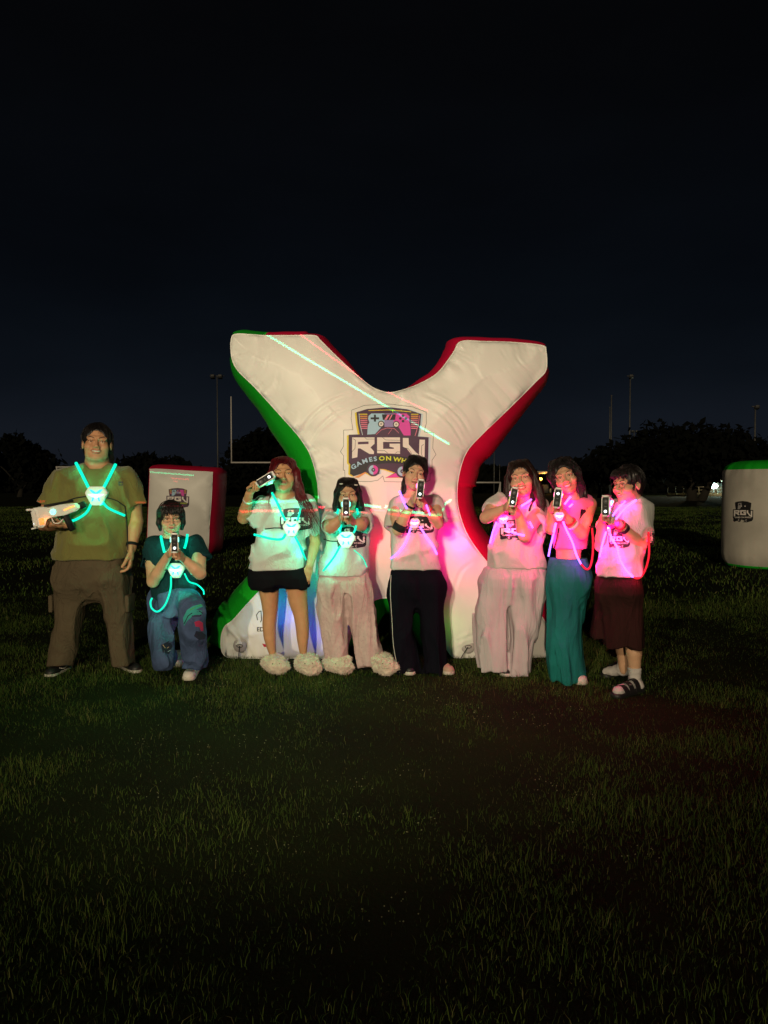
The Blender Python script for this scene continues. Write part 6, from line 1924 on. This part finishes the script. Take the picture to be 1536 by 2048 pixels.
vest('magenta and red glowing harness on the girl in wide jeans', 'magenta', bv, (1118, 1033), 22,
     [([(1141, 993), (1135, 1001), (1129, 1009)], dict(r=.005)), ([(1145, 1008), (1138, 1014)], dict(r=.005, n=1)), ([(1112, 1046), (1106, 1072), (1101, 1092), (1097, 1113)], dict(r=.0055, n=3)),
      ([(1126, 1043), (1133, 1060), (1145, 1085), (1153, 1110), (1162, 1128)], dict(r=.0055, n=4, off=.02)), ([(1162, 1128), (1172, 1138), (1180, 1134), (1185, 1112), (1186, 1082), (1184, 1056)], dict(team='red', r=.0065, free=True, Y=5.06, n=3, e=.6))],
     [[(1118, 1056), (1114, 1075), (1109, 1095)], [(1178, 1053), (1188, 1053)]], 5.0, power=2.9, extra_lights=((1130, 1075, 4.94, 1.20, (1, .0, .22)), (1182, 1040, 4.98, 1.20, (1, .02, .04)), (1135, 1110, 4.98, 0.60, (1, .02, .05)), (1090, 1050, 5.0, 0.48, (1, .0, .1)), (1172, 1128, 5.0, 0.29, (.25, .05, 1)), (1128, 985, 5.0, 0.48, (1, .01, .22))))

# ---------------------------------------------------------------- H: short haired player turned sideways
Y = 4.96
h = Head(1256, 970, Y - .05, 1.03, -42, -2, -3, 1.0)
T = [(1001, 1245, 1288, .065), (1008, 1230, 1300, .095), (1020, 1220, 1300, .12), (1045, 1212, 1297, .14), (1075, 1206, 1291, .15), (1110, 1200, 1284, .155), (1150, 1193, 1285, .165)]
hip = [(1140, 1198, 1280, .14), (1165, 1194, 1277, .15), (1185, 1192, 1277, .15)]
lR = [(1165, 1205, 1278, .14), (1218, 1208, 1279, .14), (1265, 1210, 1281, .14), (1290, 1212, 1282, .14)]
lL = [(1165, 1193, 1250, .14, .06), (1218, 1189, 1240, .13, .10), (1272, 1185, 1232, .13, .12)]
g = gun_at(1211, 1012, 4.54, aim=(-.10, 0, .02))
H2 = grip_hands(g, low=.02)
eL, eR = W(1201, 1092, 4.98), W(1281, 1090, 4.86)
arms = [arm(W(1225, 1022, Y + .03), eL, H2[0]['w'], (.046, .040, .026)), arm(W(1284, 1024, Y), eR, H2[1]['w'], (.048, .042, .027))]
def shanks(fd):
    fd.seg(W(1262, 1270, Y), W(1268, 1305, Y - .01), .056, .048, .02); fd.seg(W(1268, 1305, Y - .01), W(1270, 1372, Y + .0), .048, .032, .02)
    fd.seg(W(1236, 1260, Y + .16), W(1246, 1300, Y + .18), .054, .046, .02); fd.seg(W(1246, 1300, Y + .18), W(1247, 1340, Y + .20), .044, .032, .02)
root, body, bb, TW, BW = person('short haired player in glasses turned left, boxy white t-shirt, long brown shorts and socks', h, (0.56, 0.33, 0.20), 'fair_h', T, Y, arms, H2, [hip, lR[:3], lL[:2]], Y,
    [(W(1266, 1016, Y), .056), (W(1266, 1000, Y), .052), (h(0, -.03, -.05), .050)], dict(smile=.4), extra=[shanks], bpts=[W(1270, 1372, Y), W(1247, 1345, Y + .2)])
sH = shirt(root, sh_white, TW, [(W(1236, 1016, Y + .03), W(1216, 1060, Y - .02), .070, .075), (W(1282, 1016, Y), W(1281, 1080, Y - .04), .070, .078)], W(1264, 1000, Y - .01), fold=.009, collar_r=.068, seed=8,
           hem=[((.12, 0, -1), W(1240, 1153, Y))])
trousers(root, mat('dark_brown_cloth', (0.026, 0.009, 0.008), rough=.9, bump=.3, bscale=260, var=.15, vscale=6, spec=.12, wrinkle=.5, wst=(1,1,.25)), hip, [lR, lL], Y, .010, 'long_shorts', sc=(8, 8, 2.2))
shirt_print(root, sH, lambda x, y: (1210 + x / 26.0, 1048 + y / 24.0))
bv = [bb, bvh_of(sH)]
on = face_parts(root, h, bb, (0.5, 0.16, 0.12), smile=.35, squint=.3, liptone='lips_h')
glasses(root, h, on, (.02, .02, .02), rx=.024, ry=.017, th=.0012)
rg = np.random.default_rng(23); st = []
for k in range(56):
    a = rg.random()
    x0 = -.06 + .13 * a
    st.append(([h(x0 * .5 + .01, .0, .122), h(x0 * .9, .065, .100), h(x0 * 1.1 + .008, .098 - 1.4 * x0 * x0 * 6 * .1, .064), h(x0 * 1.15 + .012 * rg.normal(), .100 - abs(x0) * .35, .030 + .018 * rg.random())], .0034))
for k in range(30):
    st.append(([h(.05, .0, .11), h(.082, .03, .06), h(.086, .03, .02), h(.080, .035 + .02 * rg.random(), -.015 - .03 * rg.random())], .003))
hair_mesh(root, hair_black, h, 'side', st, extra=[[(h(.065, .0, .06), .030, .9), (h(.078, -.02, .02), .018, .9)], [(h(-.065, .0, .06), .030, .9), (h(-.076, .0, .0), .018, .9)], [(h(0, .01, .09), .050, .9), (h(0, -.07, .02), .070, .9), (h(0, -.08, -.06), .040, .9)]], seed=8)
w2 = H2[1]['w']
forearm_wear(root, eR, w2, .76, .026, .034, blackp, 'wristwatch'); forearm_wear(root, eR, w2, .90, .018, .033, mat('red_band', (.5, .02, .03), rough=.5))
sock = mat('white_sock', (.50, .46, .44), rough=.95, bump=.5, bscale=160)
def sockm(a, b, heel, toe):
    lo, hi = bounds([a, b, heel, toe], .07); lo[2] = 0
    fd = Field(lo, hi, .006)
    fd.seg(a, b, .044, .038, .02); fd.seg(b, toe + vec(0, 0, .035), .040, .034, .03); fd.seg(b, heel + vec(0, 0, .04), .038, .036, .02); fd.plane(a, (0, 0, 1), .003); fd.plane((0, 0, .022), (0, 0, -1))
    fd.disp(folds(.002, (20, 20, 60)))
    V, Q = fd.mesh(); return mesh_obj('sock', V, Q, sock, root)
def sandal(heel, toe):
    heel.z = toe.z = 0
    f = (toe - heel).normalized(); s_ = vec(-f.y, f.x, 0)
    fd = Field(*bounds([heel, toe], .08), .005)
    fd.seg(heel + f * .03 + vec(0, 0, .01), toe - f * .04 + vec(0, 0, .01), .040, .046, 0); fd.plane((0, 0, .0), (0, 0, -1)); fd.plane((0, 0, .026), (0, 0, 1), .002)
    V, Q = fd.mesh(); o = mesh_obj('sandal', V, Q, shoe_black, root)
    L = (toe - heel).length
    for q, hh in ((.34, .088), (.55, .078), (.72, .064)):
        c = heel + f * L * q
        V, F = [], []
        for a in np.linspace(0, math.pi, 13):
            for (e, rr) in ((-.021, 0), (.021, 0), (.021, .005), (-.021, .005)):
                V.append(c + f * e + s_ * ((.047 + rr) * math.cos(a)) + vec(0, 0, .020 + (hh - .018 + rr) * math.sin(a)))
        for i in range(12):
            for k in range(4): F.append((i * 4 + k, i * 4 + (k + 1) % 4, i * 4 + 4 + (k + 1) % 4, i * 4 + 4 + k))
        mesh_obj('sandal_strap', V, F, shoe_black, o, smooth=False)
    mb = MB(); mb.box(heel + f * L * .55 + s_ * .03 + vec(0, 0, .073), (.02, .02, .006), None, 0); mb.build('buckle', polem, o)
h1, t1 = G(1284, 1381), G(1226, 1396)
sockm(W(1269, 1335, Y - .01), W(1270, 1368, Y), h1 + (t1 - h1).normalized() * .04, t1 - (t1 - h1).normalized() * .05); sandal(h1, t1)
h2, t2 = G(1254, 1344), G(1206, 1356)
sockm(W(1247, 1308, Y + .19), W(1248, 1338, Y + .22), h2 + (t2 - h2).normalized() * .04, t2 - (t2 - h2).normalized() * .05); sandal(h2, t2)
blaster(g[0], g[1], 'toy blaster with blue glow aimed by the rightmost player', g[2], glow=(.1, .8, 1.0), ring=(.2, .6, 1), s=.92)
vest('magenta and red glowing harness on the rightmost player', 'magenta', bv, (1215, 1056), 20,
     [([(1250, 1003), (1236, 1017), (1226, 1031)], dict(r=.005)), ([(1272, 1000), (1250, 1017), (1232, 1038)], dict(r=.005)), ([(1212, 1064), (1205, 1088), (1199, 1115)], dict(r=.0050, n=3)),
      ([(1221, 1069), (1224, 1080), (1233, 1092), (1239, 1115), (1250, 1138), (1266, 1154)], dict(r=.0052, n=4)), ([(1266, 1156), (1280, 1155), (1291, 1138), (1298, 1108), (1297, 1064)], dict(team='red', r=.0062, free=True, Y=4.84, n=3, e=.5)),
      ([(1291, 1068), (1289, 1092), (1279, 1114)], dict(team='red', r=.0045, free=True, Y=4.90, n=2, e=.4))],
     [[(1305, 1066), (1307, 1078), (1305, 1090)]], 4.8, power=2.9, ntilt=(-.35, -1, .05), extra_lights=((1225, 1110, 4.70, 0.96, (1, .0, .24)), (1240, 1050, 4.68, 0.72, (1, .0, .30)), (1215, 985, 4.60, 0.53, (1, .0, .12)), (1196, 1070, 4.74, 0.43, (1, .01, .08)), (1255, 1140, 4.72, 0.48, (1, .0, .2))))

# ================================================================== LASER LINES (a small red and green projector by the photographer's feet)
SRC = Vector((0.10, 0.0, 1.10))
def laser(name, colour, segs, width):
    d_ = bpy.data.lights.new(name, 'SPOT'); d_.energy = 220; d_.color = colour; d_.spot_size = R(64); d_.spot_blend = 0; d_.shadow_soft_size = 0.0
    o = bpy.data.objects.new(name, d_); col.objects.link(o); o.location = SRC
    o.rotation_euler = (math.pi / 2, 0, 0)
    d_.use_nodes = True
    nt = d_.node_tree; N = nt.nodes; L = nt.links
    em = N['Emission']
    tcn = N.new('ShaderNodeTexCoord'); sp_ = N.new('ShaderNodeSeparateXYZ'); L.new(tcn.outputs['Normal'], sp_.inputs[0])
    def M(op, a, b=None, c=None, clamp=False):
        n_ = N.new('ShaderNodeMath'); n_.operation = op; n_.use_clamp = clamp
        for i, v in enumerate((a, b, c)):
            if v is None: continue
            if isinstance(v, (int, float)): n_.inputs[i].default_value = v
            else: L.new(v, n_.inputs[i])
        return n_.outputs[0]
    nz = M('MAXIMUM', M('ABSOLUTE', sp_.outputs['Z']), 1e-4)
    u = M('DIVIDE', sp_.outputs['X'], nz); v = M('DIVIDE', sp_.outputs['Y'], nz)
    total = None
    for (p1, Y1, p2, Y2, wd, st) in segs:
        a = W(*p1, Y1) - SRC; b = W(*p2, Y2) - SRC
        ua, va, ub, vb = a.x / a.y, a.z / a.y, b.x / b.y, b.z / b.y
        du, dv = ub - ua, vb - va; LL = math.hypot(du, dv)
        t_ = M('MULTIPLY_ADD', u, du / LL, M('MULTIPLY_ADD', v, dv / LL, -(ua * du + va * dv) / LL))
        n_ = M('ABSOLUTE', M('MULTIPLY_ADD', u, -dv / LL, M('MULTIPLY_ADD', v, du / LL, (ua * dv - va * du) / LL)))
        w_ = width * wd
        line = M('SUBTRACT', 1.0, M('DIVIDE', n_, w_), clamp=True)
        ins = M('MULTIPLY', M('GREATER_THAN', t_, 0.0), M('LESS_THAN', t_, LL))
        s_ = M('MULTIPLY', M('MULTIPLY', line, ins), st)
        total = s_ if total is None else M('MAXIMUM', total, s_)
    L.new(M('MULTIPLY', total, 18.0), em.inputs['Strength'])
    return o
laser('green_laser', (0.02, 1.0, 0.42), [((530, 667), 5.86, (898, 888), 5.80, 1.0, 1.0), ((494, 1006), 5.3, (640, 1001), 5.35, 1.3, 1.0), ((706, 1008), 5.7, (762, 1015), 5.75, 1.2, .8), ((772, 1019), 5.35, (884, 1030), 5.3, 1.3, 1.0),
                                     ((880, 1016), 5.8, (903, 999), 5.8, 1.2, .8), ((298, 944), 14.3, (388, 951), 14.3, .8, 1.6)], 0.0019)
laser('red_laser', (1.0, 0.01, 0.06), [((600, 668), 5.9, (735, 765), 5.86, .8, 1.0), ((735, 765), 5.86, (856, 822), 5.80, .8, 1.0), ((478, 1022), 5.35, (655, 1021), 5.35, 1.3, 1.0), ((655, 1021), 5.35, (884, 1034), 5.3, 1.2, .9),
                                  ((74, 1003), 5.3, (90, 1003), 5.3, 1.6, .7), ((271, 1006), 5.3, (291, 1006), 5.3, 1.6, .7), ((316, 1010), 5.2, (374, 1014), 5.2, .9, 1.0), ((318, 955), 14.3, (378, 959), 14.3, .7, 1.6)], 0.0017)
